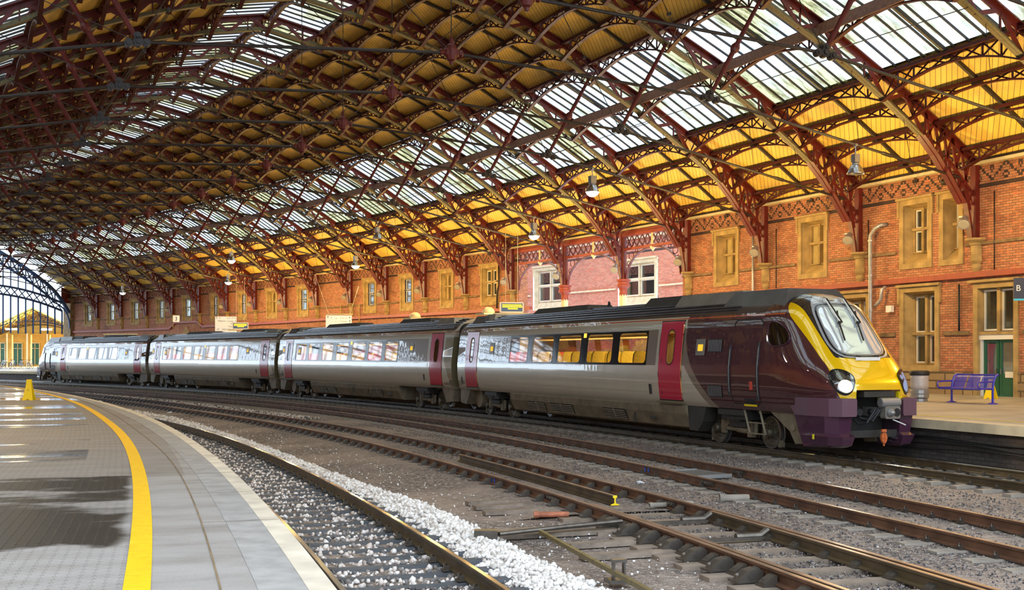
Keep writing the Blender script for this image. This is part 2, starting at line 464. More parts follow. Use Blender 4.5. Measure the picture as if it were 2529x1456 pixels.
# platform asphalt with tooth-like dimples, damp patches and puddles; uv = (o, s) in metres
def platform_mat():
    m = mat('platform_asphalt'); N = NT(m); b = bsdf(m)
    uv = N.uv(); u = N.sep(uv); o, s = u[0], u[1]
    st = N.noise(N.comb(N.math('MULTIPLY', o, 0.6), N.math('MULTIPLY', s, 1.6)), 1.3, 8, 0.65)
    fine = N.noise(uv, 55, 3)
    base = N.ramp(st, [(0.25, (0.20, 0.18, 0.16)), (0.5, (0.30, 0.28, 0.265)), (0.75, (0.37, 0.355, 0.345))])
    base = N.mix(N.smooth(fine, 0.35, 0.7), base, N.mul(base, (1.15, 1.13, 1.1, 1)))
    # grown-darker asphalt strip beyond a resurfacing joint
    dark = N.math('MULTIPLY', N.smooth(s, -13.2, -13.0), N.math(L_, o, -14.45))
    base = N.mix(N.math('MULTIPLY', dark, 0.35), base, (0.15, 0.12, 0.09, 1))
    # damp: the big patch inside the yellow line, ragged edges, and thin streaks farther off
    wob = N.noise(uv, 1.6, 5)
    wo2 = N.math('MULTIPLY_ADD', wob, 0.9, -0.45)
    so = N.math('ADD', s, wo2)
    e1 = N.math('MULTIPLY', N.smooth(so, -18.3, -18.15), N.math('SUBTRACT', 1.0, N.smooth(so, -13.0, -12.85)))
    e1 = N.math('MULTIPLY', e1, N.math('SUBTRACT', 1.0, N.smooth(N.math('MULTIPLY_ADD', wob, 0.3, o), -14.93, -14.80)))
    streak = N.noise(N.comb(N.math('MULTIPLY', o, 0.5), N.math('MULTIPLY', s, 1.1)), 0.9, 6, 0.6)
    hole = N.math('MULTIPLY', N.smooth(streak, 0.50, 0.60), N.math(G_, s, -16.9))
    wet = N.math('MULTIPLY', e1, N.math('SUBTRACT', 1.0, N.math('MULTIPLY', hole, 0.85)))
    far = N.math('MULTIPLY', N.math(G_, s, -12.5), N.math(L_, o, -15.55))
    fs = N.math('MULTIPLY', N.smooth(N.noise(N.comb(N.math('MULTIPLY', o, 0.25), s), 0.45, 3), 0.50, 0.56), far)
    pud = N.math('MULTIPLY', N.math(G_, N.math('SUBTRACT', s, N.math('MULTIPLY', N.math('ADD', o, 14.6), -0.75)), 12.4), N.math(L_, N.math('SUBTRACT', s, N.math('MULTIPLY', N.math('ADD', o, 14.6), -0.75)), 14.3))
    pud = N.math('MULTIPLY', pud, N.math(L_, N.math('MULTIPLY_ADD', wob, 0.4, o), -14.45))
    wetall = N.math('MAXIMUM', wet, N.math('MAXIMUM', fs, pud), clamp=True)
    dry = base
    wetc = N.mul(base, (0.07, 0.056, 0.042, 1))
    N.l.new(N.mix(wetall, dry, wetc), b.inputs['Base Color'])
    # dimples (only inside the yellow line)
    ins = N.math(L_, o, -14.93)
    cu = N.math('SUBTRACT', N.math('FRACT', N.math('DIVIDE', o, 0.075)), 0.5)
    row = N.math('FLOOR', N.math('DIVIDE', o, 0.075))
    cv = N.math('SUBTRACT', N.math('FRACT', N.math('ADD', N.math('DIVIDE', s, 0.11), N.math('MULTIPLY', row, 0.5))), 0.5)
    dd = N.math('ADD', N.math('MULTIPLY', N.math('ABSOLUTE', cu), 2.0), N.math('ABSOLUTE', cv))
    dim = N.math('SUBTRACT', 1.0, N.smooth(dd, 0.22, 0.45))
    dim = N.math('MULTIPLY', dim, ins)
    hgt = N.math('ADD', dim, N.math('MULTIPLY', fine, 0.25))
    # puddles drown the dimples
    flat = N.math('SUBTRACT', 1.0, N.math('MAXIMUM', pud, N.math('MULTIPLY', fs, 0.6)))
    N.l.new(N.bump(N.math('MULTIPLY', hgt, flat), 0.8, 0.010), b.inputs['Normal'])
    rg = N.mix(wetall, (0.62,) * 3 + (1,), (0.42,) * 3 + (1,))
    rg = N.mix(N.math('MAXIMUM', pud, fs), rg, (0.05,) * 3 + (1,))
    N.l.new(rg, b.inputs['Roughness'])
    return m
M['platform'] = platform_mat()
M['coping'] = pm('pale_platform_coping', (0.34, 0.325, 0.31), 0.7, noise=0.22, nscale=5.0, bump=0.2, bscale=40)
M['copingedge'] = pm('whitened_coping_edge', (0.66, 0.58, 0.46), 0.7, noise=0.25, nscale=3)
M['farplat'] = pm('far_platform_paving', (0.35, 0.33, 0.30), 0.55, noise=0.3, nscale=0.8)

# ================================================================== GROUND, TRACKS, PLATFORMS
def table(pts):
    xs = np.array([p[0] for p in pts], float); ys = np.array([p[1] for p in pts], float)
    dd = np.gradient(ys, xs)
    def f(s):
        if s <= xs[0]: return float(ys[0] + dd[0] * (s - xs[0]))
        if s >= xs[-1]: return float(ys[-1] + dd[-1] * (s - xs[-1]))
        i = int(np.searchsorted(xs, s, side='right') - 1); h = xs[i + 1] - xs[i]; t = (s - xs[i]) / h
        return float((2 * t**3 - 3 * t * t + 1) * ys[i] + (t**3 - 2 * t * t + t) * h * dd[i] + (-2 * t**3 + 3 * t * t) * ys[i + 1] + (t**3 - t * t) * h * dd[i + 1])
    return f
EDGE = table([(-34, -13.6), (-20, -13.79), (-12, -13.93), (2.6, -14.31), (13.4, -14.71), (26, -15.26), (35.5, -15.86), (60, -17.8), (110, -22.5)])
YEL = table([(-34, -14.78), (-20, -14.86), (-13, -14.93), (-7, -15.02), (2, -15.23), (11, -15.38), (23, -15.66), (35, -16.0), (60, -18.3), (110, -23)])
JOINT = table([(-34, -14.33), (-20, -14.41), (-11, -14.54), (-3.7, -14.78), (7, -15.0), (20, -15.3), (35, -16.3), (60, -18.4), (110, -23)])
CL = {'main': lambda s: 0.7175,
      'second': table([(-30, -4.65), (-13, -4.37), (-8, -4.22), (-3, -4.06), (2, -3.92), (10, -3.76), (20, -3.74), (30, -3.95), (40, -4.5), (50, -5.1), (70, -6.5), (110, -9)]),
      'third': table([(-30, -8.2), (-17, -7.84), (-10, -7.69), (-4, -7.71), (3, -7.75), (10, -7.88), (18, -8.2), (28, -8.7), (42, -9.0), (60, -9.3), (110, -10)]),
      'near': table([(-30, -12.36), (0, -12.33), (9, -12.4), (19, -12.7), (35, -13.9), (60, -16), (100, -19.5)])}
def srange(a, b, st):
    n = max(1, int(round((b - a) / st)))
    return [a + (b - a) * i / n for i in range(n + 1)]

def strip(mb, fo0, z0, fo1, z1, s0, s1, st=1.5, m=0, uvf=None):
    ss = srange(s0, s1, st)
    for a, b in zip(ss, ss[1:]):
        q = [(fo0(a), a, z0), (fo1(a), a, z1), (fo1(b), b, z1), (fo0(b), b, z0)]
        uv = [(uvf(*p) if uvf else (p[0], p[1])) for p in q]
        mb.quad(*[WP(*p) for p in q], m=m, uv=uv)
K = lambda v: (lambda s: v)

g = MB()
strip(g, K(-30), -0.22, K(6), -0.22, -60, 190, 4)
tag(g.build('ground', M['ballast']), 'dark clinker ballast bed under all the tracks', 'ground', kind='structure')

fl_ = MB()
strip(fl_, lambda s: CL['third'](s) - 1.9, -0.22, lambda s: CL['third'](s) - 1.25, -0.168, -9.6, 60, 2)
strip(fl_, lambda s: CL['third'](s) - 1.25, -0.168, lambda s: CL['third'](s) + 1.2, -0.168, -9.6, 60, 2)
strip(fl_, lambda s: CL['third'](s) + 1.2, -0.190, lambda s: -1.3, -0.190, -30, 60, 2)
tag(fl_.build('ground_fill', M['ballast']), 'finer clinker packed level with the sleepers of the middle tracks', 'ground', kind='structure')
# near platform (where the camera stands)
mb = MB()
OPP = lambda s: EDGE(s) - 0.42
strip(mb, K(-26), 0.915, OPP, 0.915, -45, 70, 1.2)
tag(mb.build('floor', M['platform']), 'grey asphalt near platform with damp patches and dimples', 'platform', kind='structure')
mb = MB()
strip(mb, OPP, 0.917, EDGE, 0.917, -45, 70, 1.2)
strip(mb, EDGE, 0.917, EDGE, 0.80, -45, 70, 1.2, 1)
strip(mb, EDGE, 0.80, lambda s: EDGE(s) - 0.18, 0.80, -45, 70, 1.2, 1)
strip(mb, lambda s: EDGE(s) - 0.15, 0.9185, lambda s: EDGE(s) + 0.001, 0.9185, -45, 70, 1.2, 1)
tag(mb.build('trim_1', [M['coping'], M['copingedge']]), 'pale stone coping along the near platform edge', 'platform edge', kind='structure')
mb = MB()
strip(mb, lambda s: EDGE(s) - 0.18, 0.80, lambda s: EDGE(s) - 0.18, -0.22, -45, 70, 1.5, uvf=lambda o, s, z: (s, z))
tag(mb.build('wall_platform', M['brickplat']), 'sooty brick face under the near platform edge', 'wall', kind='structure')
mb = MB()
strip(mb, lambda s: YEL(s) - 0.075, 0.9205, lambda s: YEL(s) + 0.075, 0.9205, -45, 70, 1.0)
def yel_mat():
    m = mat('worn_yellow_line'); N = NT(m); b = bsdf(m); u = N.uv()
    n = N.noise(u, 9, 5, 0.7); v = N.sep(u)
    N.l.new(N.ramp(n, [(0.3, (0.88, 0.46, 0.0)), (0.6, (0.96, 0.58, 0.0)), (0.8, (0.93, 0.66, 0.10))]), b.inputs['Base Color'])
    b.inputs['Roughness'].default_value = 0.5
    N.l.new(N.bump(N.noise(u, 60, 2), 0.3, 0.004), b.inputs['Normal']); return m
tag(mb.build('platform_line', yel_mat()), 'yellow safety line curving along the near platform', 'painted line')
mb = MB()
strip(mb, lambda s: JOINT(s) - 0.006, 0.9195, lambda s: JOINT(s) + 0.006, 0.9195, -45, 50, 1.0)
for s0 in (-17.2, -15.0, -12.9, -10.2, -6.6, -2.0, 4.0):
    strip(mb, K(JOINT(s0)), 0.9195, K(EDGE(s0) - 0.01), 0.9195, s0, s0 + 0.012, 0.02)
tag(mb.build('trim_2', M['stonedark']), 'dark joint between asphalt and coping on the near platform', 'joint', kind='structure')

# far platform (3/4) with sloping top
def farz(o): return 0.80 + (o - 2.2) * 0.0095
mb = MB()
strip(mb, K(2.62), farz(2.62), K(13.0), farz(13), -40, 108, 2)
strip(mb, K(2.62), farz(2.62), K(30.0), farz(13), 108, 170, 2)
tag(mb.build('platform_far', M['farplat']), 'far platform paving between the train and the brick wall', 'platform', kind='structure')
mb = MB()
strip(mb, K(2.18), 0.803, K(2.62), 0.806, -40, 170, 2)
strip(mb, K(2.18), 0.803, K(2.18), 0.60, -40, 170, 2)
strip(mb, K(2.18), 0.60, K(2.36), 0.60, -40, 170, 2)
tag(mb.build('trim_3', M['palestone']), 'pale coping stones along the far platform edge', 'platform edge', kind='structure')
mb = MB()
strip(mb, K(2.36), 0.60, K(2.36), -0.22, -40, 170, 2, uvf=lambda o, s, z: (s, z))
tag(mb.build('wall_platform_far', M['brickplat']), 'black sooty wall under the far platform edge', 'wall', kind='structure')
mb = MB()
strip(mb, K(3.20), farz(3.2) + .004, K(3.28), farz(3.28) + .004, -40, 170, 2)
tag(mb.build('platform_line_far', M['paleyellow']), 'thin yellow line along the far platform beside the train', 'painted line')
bpy.data.objects['platform_line_far'].name = 'platform_line.001'
# cables slung along the far platform face
for k, (zz, rr) in enumerate([(0.40, .022), (0.33, .02), (0.26, .022), (0.19, .018)]):
    c = MB()
    c.tube([WP(2.30 - 0.03 * k + 0.03 * math.sin(s * .9 + k * 2), s, zz + 0.035 * math.sin(s * 1.3 + k) + 0.02 * math.sin(s * .37 + 2 * k)) for s in srange(-22, 6, 0.7)], rr, 6)
    tag(c.build('cable', M['black'], smooth=True), '%s black cable along the sooty face of the far platform' % ['topmost', 'second highest', 'third highest', 'lowest'][k], 'cable', 'cables under the far platform')
# graffiti "3/4" on the platform face
mk = MB()
def stroke(pts, o=2.17, z0=0.33, s0=-8.0, w=0.022):
    for a, b in zip(pts, pts[1:]):
        P0 = WP(o, s0 - a[0], z0 + a[1]); P1 = WP(o, s0 - b[0], z0 + b[1])
        mk.bar(P0, P1, 0.012, w, up=(0, 0, 1))
def stroke2(pts, **k): stroke([(x, y) for x, y in pts], o=2.35, z0=0.20, s0=-7.15, **k)
stroke2([(-.30, .33), (-.16, .36), (-.10, .29), (-.20, .20), (-.10, .12), (-.16, .02), (-.30, .05)])
stroke2([(-.03, .0), (.06, .36)])
stroke2([(.18, .36), (.14, .18), (.34, .17)]); stroke2([(.28, .34), (.24, .02)]); stroke2([(.34, .32), (.30, .04)])
tag(mk.build('painted_marking', M['chalk']), 'white hand painted 3/4 on the far platform face', 'marking')

# ---------------- rails
def rail_prof(hd=0.07, ft=0.14, hh=0.159):
    a, b = hd / 2, ft / 2
    return [(-b, -hh), (b, -hh), (b, -hh + .014), (.012, -hh + .034), (.010, -.045), (a, -.036), (a, -.006), (a - .009, 0.0),
            (-a + .009, 0.0), (-a, -.006), (-a, -.036), (-.010, -.045), (-.012, -hh + .034), (-b, -hh + .014)]
def rail(fo, s0, s1, mats, parent=None, name='rail', z=0.0, st=1.6):
    mb = MB(); pr = rail_prof(); n = len(pr); ss = srange(s0, s1, st)
    rg = [[WP(fo(s) + x, s, z + y) for x, y in pr] for s in ss]
    b = len(mb.v)
    for r in rg: mb.v += [tuple(p) for p in r]
    for i in range(len(rg) - 1):
        for t in range(n):
            u = (t + 1) % n
            mb.face((b + i * n + t, b + i * n + u, b + (i + 1) * n + u, b + (i + 1) * n + t), 1 if t in (6, 7, 8) else 0)
    mb.face(list(range(n))[::-1], 0); mb.face([b + (len(rg) - 1) * n + t for t in range(n)], 0)
    return mb.build(name, mats, parent)
def sleeper_mesh(kind):
    mb = MB()
    if kind == 'timber': mb.box((0, 0, -0.235), (2.55, 0.26, 0.13))
    else:
        pr = [(-.13, -.36), (.13, -.36), (.105, -.165), (-.105, -.165)]
        xs = [(-1.25, 0), (-0.75, 0), (-.45, -.035), (.45, -.035), (.75, 0), (1.25, 0)]
        mb.rings([[(x, a, z + (dz if z > -.2 else 0)) for a, z in pr] for x, dz in xs])
    return mb
def clip_mesh(kind):
    mb = MB()
    if kind == 'chair':
        for sg in (-1, 1):
            mb.prism([(sg * .04, -.165), (sg * .20, -.165), (sg * .19, -.13), (sg * .085, -.06), (sg * .045, -.055)], -.07, .07)
            mb.lathe([(.018, 0), (.018, .05), (.0, .055)], (sg * .155, .03, -.15), n=6)
        mb.box((0, 0, -.162), (.44, .18, .012))
    else:
        mb.box((0, 0, -.162), (.30, .15, .012))
        for sg in (-1, 1):
            pts = []
            for k in range(9):
                a = PI * (k / 8.0) * 1.35
                pts.append((sg * (.115 + .028 * math.cos(a)), -.05 + .10 * k / 8, -.125 + .038 * math.sin(a)))
            mb.tube(pts, .009, 5)
            mb.box((sg * .095, 0, -.135), (.05, .05, .05))
    return mb
sl_mesh = {}; cl_mesh = {}
def track(key, label, s0, s1, s_sl, pitch, kind, clipkind, railmats, slmat, rails2=None, cut=None):
    fo = CL[key]
    t = thing('railway_track', label, 'railway track')
    for sg in (-1, 1): rail(lambda s: fo(s) + sg * 0.7525, s0, s1, railmats, t)
    if kind not in sl_mesh:
        o = sleeper_mesh(kind).build('sleeper_master', slmat); sl_mesh[kind] = o.data; bpy.data.objects.remove(o)
    if (key, kind) not in sl_mesh:
        me = sl_mesh[kind].copy(); me.materials.clear(); me.materials.append(slmat); sl_mesh[(key, kind)] = me
    if clipkind not in cl_mesh:
        o = clip_mesh(clipkind).build('clip_master', M['darksteel']); cl_mesh[clipkind] = o.data; bpy.data.objects.remove(o)
    s = s_sl; n = 0
    while n < 96 and s < s1:
        a = ang(s); o = fo(s)
        sl = bpy.data.objects.new('sleeper', sl_mesh[(key, kind)]); COL.objects.link(sl); sl.parent = t
        sl.location = WP(o, s); h = math.atan((fo(s + .5) - fo(s - .5)))
        sl.rotation_euler = (0, 0, a - h + random.uniform(-.012, .012))
        for sg in (-1, 1):
            c = bpy.data.objects.new('rail_clip' if clipkind != 'chair' else 'rail_chair', cl_mesh[clipkind]); COL.objects.link(c); c.parent = sl
            c.location = (sg * .7525, 0, 0.002)
        n += 1; s += pitch
    if s < s1 - 2:
        mb = MB()
        while s < s1:
            a = ang(s); R_ = Matrix.Translation(WP(fo(s), s)) @ Matrix.Rotation(a, 4, 'Z')
            mb.box((0, 0, -0.26), (2.5, .24, .19), M=R_); s += pitch
        tag(mb.build('far_sleepers', slmat, t), kind='stuff')
    return t
track('main', 'railway track the train stands on, nearest the far platform', -22, 165, -13, 0.70, 'concrete', 'clip', [M['railbrown'], M['railtop']], M['sleeper'])
track('second', 'rusty second track, next to the train on the camera side', -26, 110, -17, 0.68, 'concrete', 'clip', [M['rust'], M['rusttop']], M['sleeper'])
t3 = track('third', 'rusty third track with timber sleepers and a spare rail lying in it', -28, 110, -20, 0.72, 'timber', 'chair', [M['rust'], M['rusttop']], M['timber'])
track('near', 'track with polished rails right beside the near platform', -34, 60, -21, 0.66, 'concrete', 'clip', [M['railbrown'], M['railtop']], M['sleeperdark'])
# point blades lying close against the rails of the third track
o = rail(lambda s: CL['third'](s) - 0.7525 + 0.085 + max(0, (-9.2 - s)) * .006, -26, -9.6, [M['railbrown'], M['rusttop']], t3, 'switch_blade', z=-.006)
o = rail(lambda s: CL['third'](s) + 0.7525 - 0.082 - max(0, (-10.5 - s)) * .006, -26, -11.0, [M['railbrown'], M['rusttop']], t3, 'switch_blade', z=-.006)
# heavy slide chairs outside the near rail of the third track
for k in range(7):
    s = -11.0 - 0.72 * k
    mb = MB()
    mb.prism([(-.32, -.16), (-.04, -.16), (-.045, -.06), (-.12, -.035), (-.22, -.06), (-.30, -.12)], -.085, .085)
    mb.prism([(-.26, -.12), (-.05, -.12), (-.05, -.04), (-.10, -.02)], -.025, .025)
    mb.lathe([(.03, 0), (.03, .05), (.015, .07)], (-.29, 0.04, -.16), n=8)
    mb.box((-.15, 0, -.168), (.42, .24, .02))
    mb.build('slide_chair', M['darksteel'], t3, loc=WP(CL['third'](s) - 0.7525, s), rz=ang(s))
# stretcher bars with rods
for k, s in enumerate((-11.2, -12.9)):
    mb = MB()
    mb.bar(WP(CL['third'](s) - 0.60, s, -.12), WP(CL['third'](s) + .50, s, -.12), .09, .04)
    mb.tube([WP(CL['third'](s) + .1, s, -.09), WP(CL['third'](s) + .45, s, -.09), WP(CL['third'](s) + .58, s + .05, -.03)], .045, 8)
    mb.build('stretcher_bar', M['darksteel'], t3)
# fishplate joints
def fishplate(parent, key, sg, s):
    mb = MB()
    for q in (-1, 1):
        mb.box((q * .038, 0, -.085), (.03, .46, .075))
        for j in range(4): mb.lathe([(.02, -.02), (.02, .02)], (q * .055, -.165 + .11 * j, -.085), axis='X', n=6)
    mb.build('fishplate', M['darksteel'], parent, loc=WP(CL[key](s) + sg * .7525, s), rz=ang(s))
fishplate(t3, 'third', 1, -11.3 + 1.9); fishplate(t3, 'third', -1, -8.2)
tr2 = [o for o in bpy.data.objects if o.name.startswith('railway_track') and 'second' in o['label']][0]
fishplate(tr2, 'second', 1, -5.3); fishplate(tr2, 'second', -1, -6.9)

# the loose rail with yellow painted ends
lr = thing('loose_rail', 'spare rail with yellow painted ends lying inside the third track', 'rail', (0, 0, 0))
def lo(s): return LO0 + (s - LS0) * (LO1 - LO0) / (LS1 - LS0)
LO0, LS0, LO1, LS1 = -7.63, -8.81, -7.56, 0.0
rail(lo, LS0, LS1, [M['railbrown'], M['rusttop']], lr, 'rail_bar', z=0.0)
pr = rail_prof()
for s, d in ((LS0, -.012), (LS1, .012)):
    mb = MB(); mb.rings([[WP(lo(s) + x * 1.02, s + d * .2, y) for x, y in pr], [WP(lo(s) + x * 1.02, s + d, y) for x, y in pr]])
    tag(mb.build('painted_end', M['yellow'], lr), 'yellow painted rail end')

for par, key, s_ in ((t3, 'third', -5.1), (tr2, 'second', -4.2)):
    for q in (0, .16):
        mb = MB(); mb.box((0, 0, 0), (.006, .05, .10)); tag(mb.build('paint_mark', M['bluemark'], par, loc=WP(CL[key](s_) - .7525 - .016, s_ + q, -.08), rz=ang(s_)), 'small blue paint mark')
# signal point rodding
rd = MB(); rd.bar(WP(-9.95, -11.89, -.06), WP(-10.35, -19.5, -.06), .05, .05)
r = thing('point_rod', 'long straight steel point rod beside the white ballast', 'rod')
rd.build('rod', M['olive'], r)
mb = MB()
for q in (-.06, .06): mb.box((q, 0, -.04), (.02, .06, .22))
mb.box((0, 0, .06), (.16, .09, .03)); mb.box((0, 0, -.15), (.26, .2, .04))
mb.build('roller_stand', M['darksteel'], r, loc=WP(-10.09, -15.0, 0), rz=ang(-15))
mb = MB(); mb.bar(WP(-10.6, -11.7, -.09), WP(-8.6, -11.25, -.07), .07, .05); mb.tube([WP(-10.5, -11.85, -.07), WP(-9.5, -11.6, -.05), WP(-8.6, -11.4, -.04)], .03, 8)
mb.box(WP(-10.65, -11.75, -.1), (.3, .18, .16))
mb.build('crank_bar', M['darksteel'], r)
# planks of old timber near the crank
for k, (o, s, l, rz) in enumerate([(-9.55, -10.9, 1.5, .05), (-9.5, -11.35, 1.9, .02), (-9.4, -8.9, .9, .0), (-9.4, -8.2, .8, .03), (-9.4, -7.6, .7, .0), (-9.3, -12.4, .9, .05), (-9.3, -13.3, 1.2, .02)]):
    mb = MB(); mb.box((0, 0, 0), (l, .2, .06))
    tag(mb.build('timber_plank', M['timber'], loc=WP(o, s, -.175), rz=ang(s) + rz),
        'flat brown timber plank half buried in ballast, %s from the camera side' % ['fourth', 'third', 'fifth', 'sixth', 'farthest', 'second', 'nearest'][k], 'plank', 'old planks beside the third track')
# drain grating
mb = MB()
for q in range(9): mb.box((-.36 + .09 * q, 0, 0), (.035, 1.2, .03))
for q in (-.6, .6): mb.box((0, q, 0), (.84, .05, .07))
for q in (-.4, .4): mb.box((q, 0, -.005), (.05, 1.2, .06))
tag(mb.build('drain_grating', M['grey'], loc=WP(-4.15, -4.9, -.12), rz=ang(-4.9) + .1), 'grey metal drain grating lying inside the second track', 'grating')
# clay pipes
def pipe(o, s, l, r, m, label, rz, z=-.13):
    mb = MB(); n = 14
    rg = [[(x, rr * math.cos(2 * PI * t / n), rr * math.sin(2 * PI * t / n)) for t in range(n)] for x, rr in ((-l / 2, r), (-l / 2, r * 1.25), (-l / 2 + .07, r * 1.25), (-l / 2 + .08, r), (l / 2, r), (l / 2, r * .8), (-l / 2 + .01, r * .8))]
    mb.rings(rg, cap=False, close_path=True)
    tag(mb.build('pipe_piece', m, loc=WP(o, s, z), rz=rz, smooth=False), label, 'pipe')
pipe(-9.05, -9.75, .52, .042, M['terracotta'], 'broken red clay pipe beside the third track planks', .05)
pipe(-6.9, -9.35, .8, .04, M['sleeper'], 'red and grey pipe lying across the sleepers of the third track', ang(-9) + .1, -.11)
pipe(-5.45, -8.75, .5, .06, M['sleeper'], 'short grey concrete pipe stub between second and third tracks', .1)
for k, (o, s, sx_, m, lab) in enumerate([
        (-4.43, 10.8, .26, 'yellow', 'crumpled yellow wrapper beside the second track'),
        (-7.82, 44.8, .35, 'lime', 'lime green scrap on the ballast far along the third track'),
        (-2.46, -6.9, .18, 'litter', 'small folded white paper on gravel near the train nose'),
        (-3.18, -7.3, .40, 'litter', 'crumpled pale plastic scrap against the far rail of the second track'),
        (-5.7, -5.6, .22, 'litter', 'white paper strip between second and third tracks'),
        (-10.2, 42.0, .4, 'litter', 'pale blue and white litter by the far ballast heap'),
        (-10.0, 28.0, .3, 'litter', 'white scrap near the bend of the far ballast')]):
    mb = MB(); n = 6
    vs = [(random.uniform(-.5, .5) * sx_, random.uniform(-.35, .35) * sx_, random.uniform(0, .35) * sx_) for _ in range(9)]
    bm = __import__('bmesh').new()
    for v in vs: bm.verts.new(v)
    __import__('bmesh').ops.convex_hull(bm, input=bm.verts)
    me = bpy.data.meshes.new('litter'); bm.to_mesh(me); bm.free(); me.materials.append(M[m])
    ob = bpy.data.objects.new('litter', me); COL.objects.link(ob); ob.location = WP(o, s, -.20); tag(ob, lab, 'litter')

# ---------------- loose stones (uncountable): one object each
ICO = None
def rock_templates():
    bm = __import__('bmesh').new(); __import__('bmesh').ops.create_icosphere(bm, subdivisions=1, radius=1)
    v = np.array([x.co[:] for x in bm.verts]); f = np.array([[q.index for q in p.verts] for p in bm.faces]); bm.free()
    return v, f
RV, RF = rock_templates()
CV = np.array([(-1, -1, -1), (1, -1, -1), (1, 1, -1), (-1, 1, -1), (-1, -1, 1), (1, -1, 1), (1, 1, 1), (-1, 1, 1)], float)
CF = np.array([(0, 3, 2), (0, 2, 1), (4, 5, 6), (4, 6, 7), (0, 1, 5), (0, 5, 4), (1, 2, 6), (1, 6, 5), (2, 3, 7), (2, 7, 6), (3, 0, 4), (3, 4, 7)])
def stones(name, pts, smin, smax, material, label, angular=True, z=-.21, cat='ballast'):
    n = len(pts); TV, TF = (CV * .75, CF) if angular else (RV, RF)
    nv = len(TV)
    pts = np.array(pts); sz = rng.uniform(smin, smax, n) * rng.uniform(.6, 1.0, n)
    V = TV[None] + rng.normal(0, .22 if angular else .12, (n, nv, 3))
    V *= rng.uniform(.6, 1.15, (n, 1, 3)) * sz[:, None, None]
    q = rng.normal(size=(n, 4)); q /= np.linalg.norm(q, axis=1)[:, None]
    w, x, y, zz = q.T
    Rm = np.stack([1 - 2 * (y * y + zz * zz), 2 * (x * y - zz * w), 2 * (x * zz + y * w), 2 * (x * y + zz * w), 1 - 2 * (x * x + zz * zz), 2 * (y * zz - x * w),
                   2 * (x * zz - y * w), 2 * (y * zz + x * w), 1 - 2 * (x * x + y * y)], 1).reshape(n, 3, 3)
    V = np.einsum('nij,nkj->nki', Rm, V)
    O, S, Z = pts[:, 0], pts[:, 1], pts[:, 2]
    A = A0 + S / R0
    V[:, :, 0] += (CX + (R0 + O) * np.cos(A))[:, None]; V[:, :, 1] += (CY + (R0 + O) * np.sin(A))[:, None]; V[:, :, 2] += Z[:, None]
    F = (TF[None] + (np.arange(n) * nv)[:, None, None]).reshape(-1, 3)
    me = bpy.data.meshes.new(name); me.vertices.add(n * nv); me.vertices.foreach_set('co', V.reshape(-1))
    me.loops.add(F.size); me.loops.foreach_set('vertex_index', F.reshape(-1).astype(np.int32))
    me.polygons.add(len(F)); me.polygons.foreach_set('loop_start', np.arange(0, F.size, 3, dtype=np.int32)); me.update(calc_edges=True)
    me.materials.append(material)
    o = bpy.data.objects.new(name, me); COL.objects.link(o)
    return tag(o, label, cat, kind='stuff')
def scatter(n, s0, s1, flo, fhi, z=-.21, dens=1.0, hump=0.0):
    out = []
    while len(out) < n:
        u = random.random() ** dens; s = s0 + (s1 - s0) * u
        a, b = flo(s), fhi(s); t = random.random()
        out.append((a + (b - a) * t, s, z + hump * math.sin(PI * t) * random.random() + random.uniform(0, .015)))
    return out
WL = table([(-19, -11.15), (-13, -11.15), (-8, -11.10), (-4, -11.2), (3, -11.25), (11, -11.3), (23, -11.4), (40, -12.2)])
WH = table([(-19, -10.25), (-13, -10.50), (-8, -10.45), (-4, -10.78), (3, -10.95), (11, -10.95), (23, -10.6), (40, -11.2)])
pts = scatter(13000, -18.5, 12, lambda s: WL(s) + random.gauss(0, .05), lambda s: WH(s) + random.gauss(0, .07), -.205, 1.5, .10)
pts += scatter(3000, 10, 44, lambda s: WL(s) + random.gauss(0, .1), lambda s: WH(s) + random.gauss(0, .12), -.20, 1.0, .06)
stones('white_ballast_stones', pts, .028, .056, M['whitestone'], 'ribbon of bright white limestone ballast beside the near track', False)
pts = scatter(1200, -16, 30, lambda s: -11.4, lambda s: -8.6, -.20, 1.3)
stones('scattered_stones', pts, .008, .022, M['whitestone'], 'sparse pale stones scattered over the clinker left of the third track', True)
# stones between the sleepers of the near track, kept off the sleeper tops
pts = []
while len(pts) < 6000:
    u = random.random() ** 1.5; s = -21 + 50 * u; k = (s + 21 + .33) % .66 - .33
    if abs(k) < .125: continue
    o = CL['near'](s) + random.uniform(-1.15, 1.25)
    if s < -15.6: continue
    pts.append((o, s, -.225 + random.random() * .035))
stones('near_track_ballast', pts, .024, .050, M['midstone'], 'pale and grey ballast between sleepers of the near platform track', False)
pts = []
while len(pts) < 3500:
    s = random.uniform(-24, -14.5); k = (s + 21 + .33) % .66 - .33
    if abs(k) < .125: continue
    pts.append((CL['near'](s) + random.uniform(-1.2, 1.3), s, -.215 + random.random() * .03))
stones('dark_track_ballast', pts, .014, .030, M['gravel'], 'dark blue grey ballast at the near end of the platform track', True)
pts = scatter(26000, -20, 16, lambda s: CL['second'](s) - 1.9, lambda s: -0.95, -.194, 1.35)
pts += scatter(9000, -20, 6, lambda s: CL['third'](s) - .7, lambda s: CL['third'](s) + 1.1, -.190, 1.2)
def onsl(o, s):
    for key, s0, p in (('second', -17, .68), ('third', -20, .72), ('main', -13, .70)):
        if abs(o - CL[key](s)) < 1.27 and abs((s - s0 + p / 2) % p - p / 2) < .13: return True
    return False
pts = [p for p in pts if not onsl(p[0], p[1])]
stones('track_gravel', pts, .009, .020, M['gravel'], 'dark mixed gravel around the second and third tracks', True)
pts = scatter(3500, 20, 60, lambda s: CL['third'](s) + 1.4, lambda s: CL['third'](s) + 2.7, -.20, 1.0, .08)
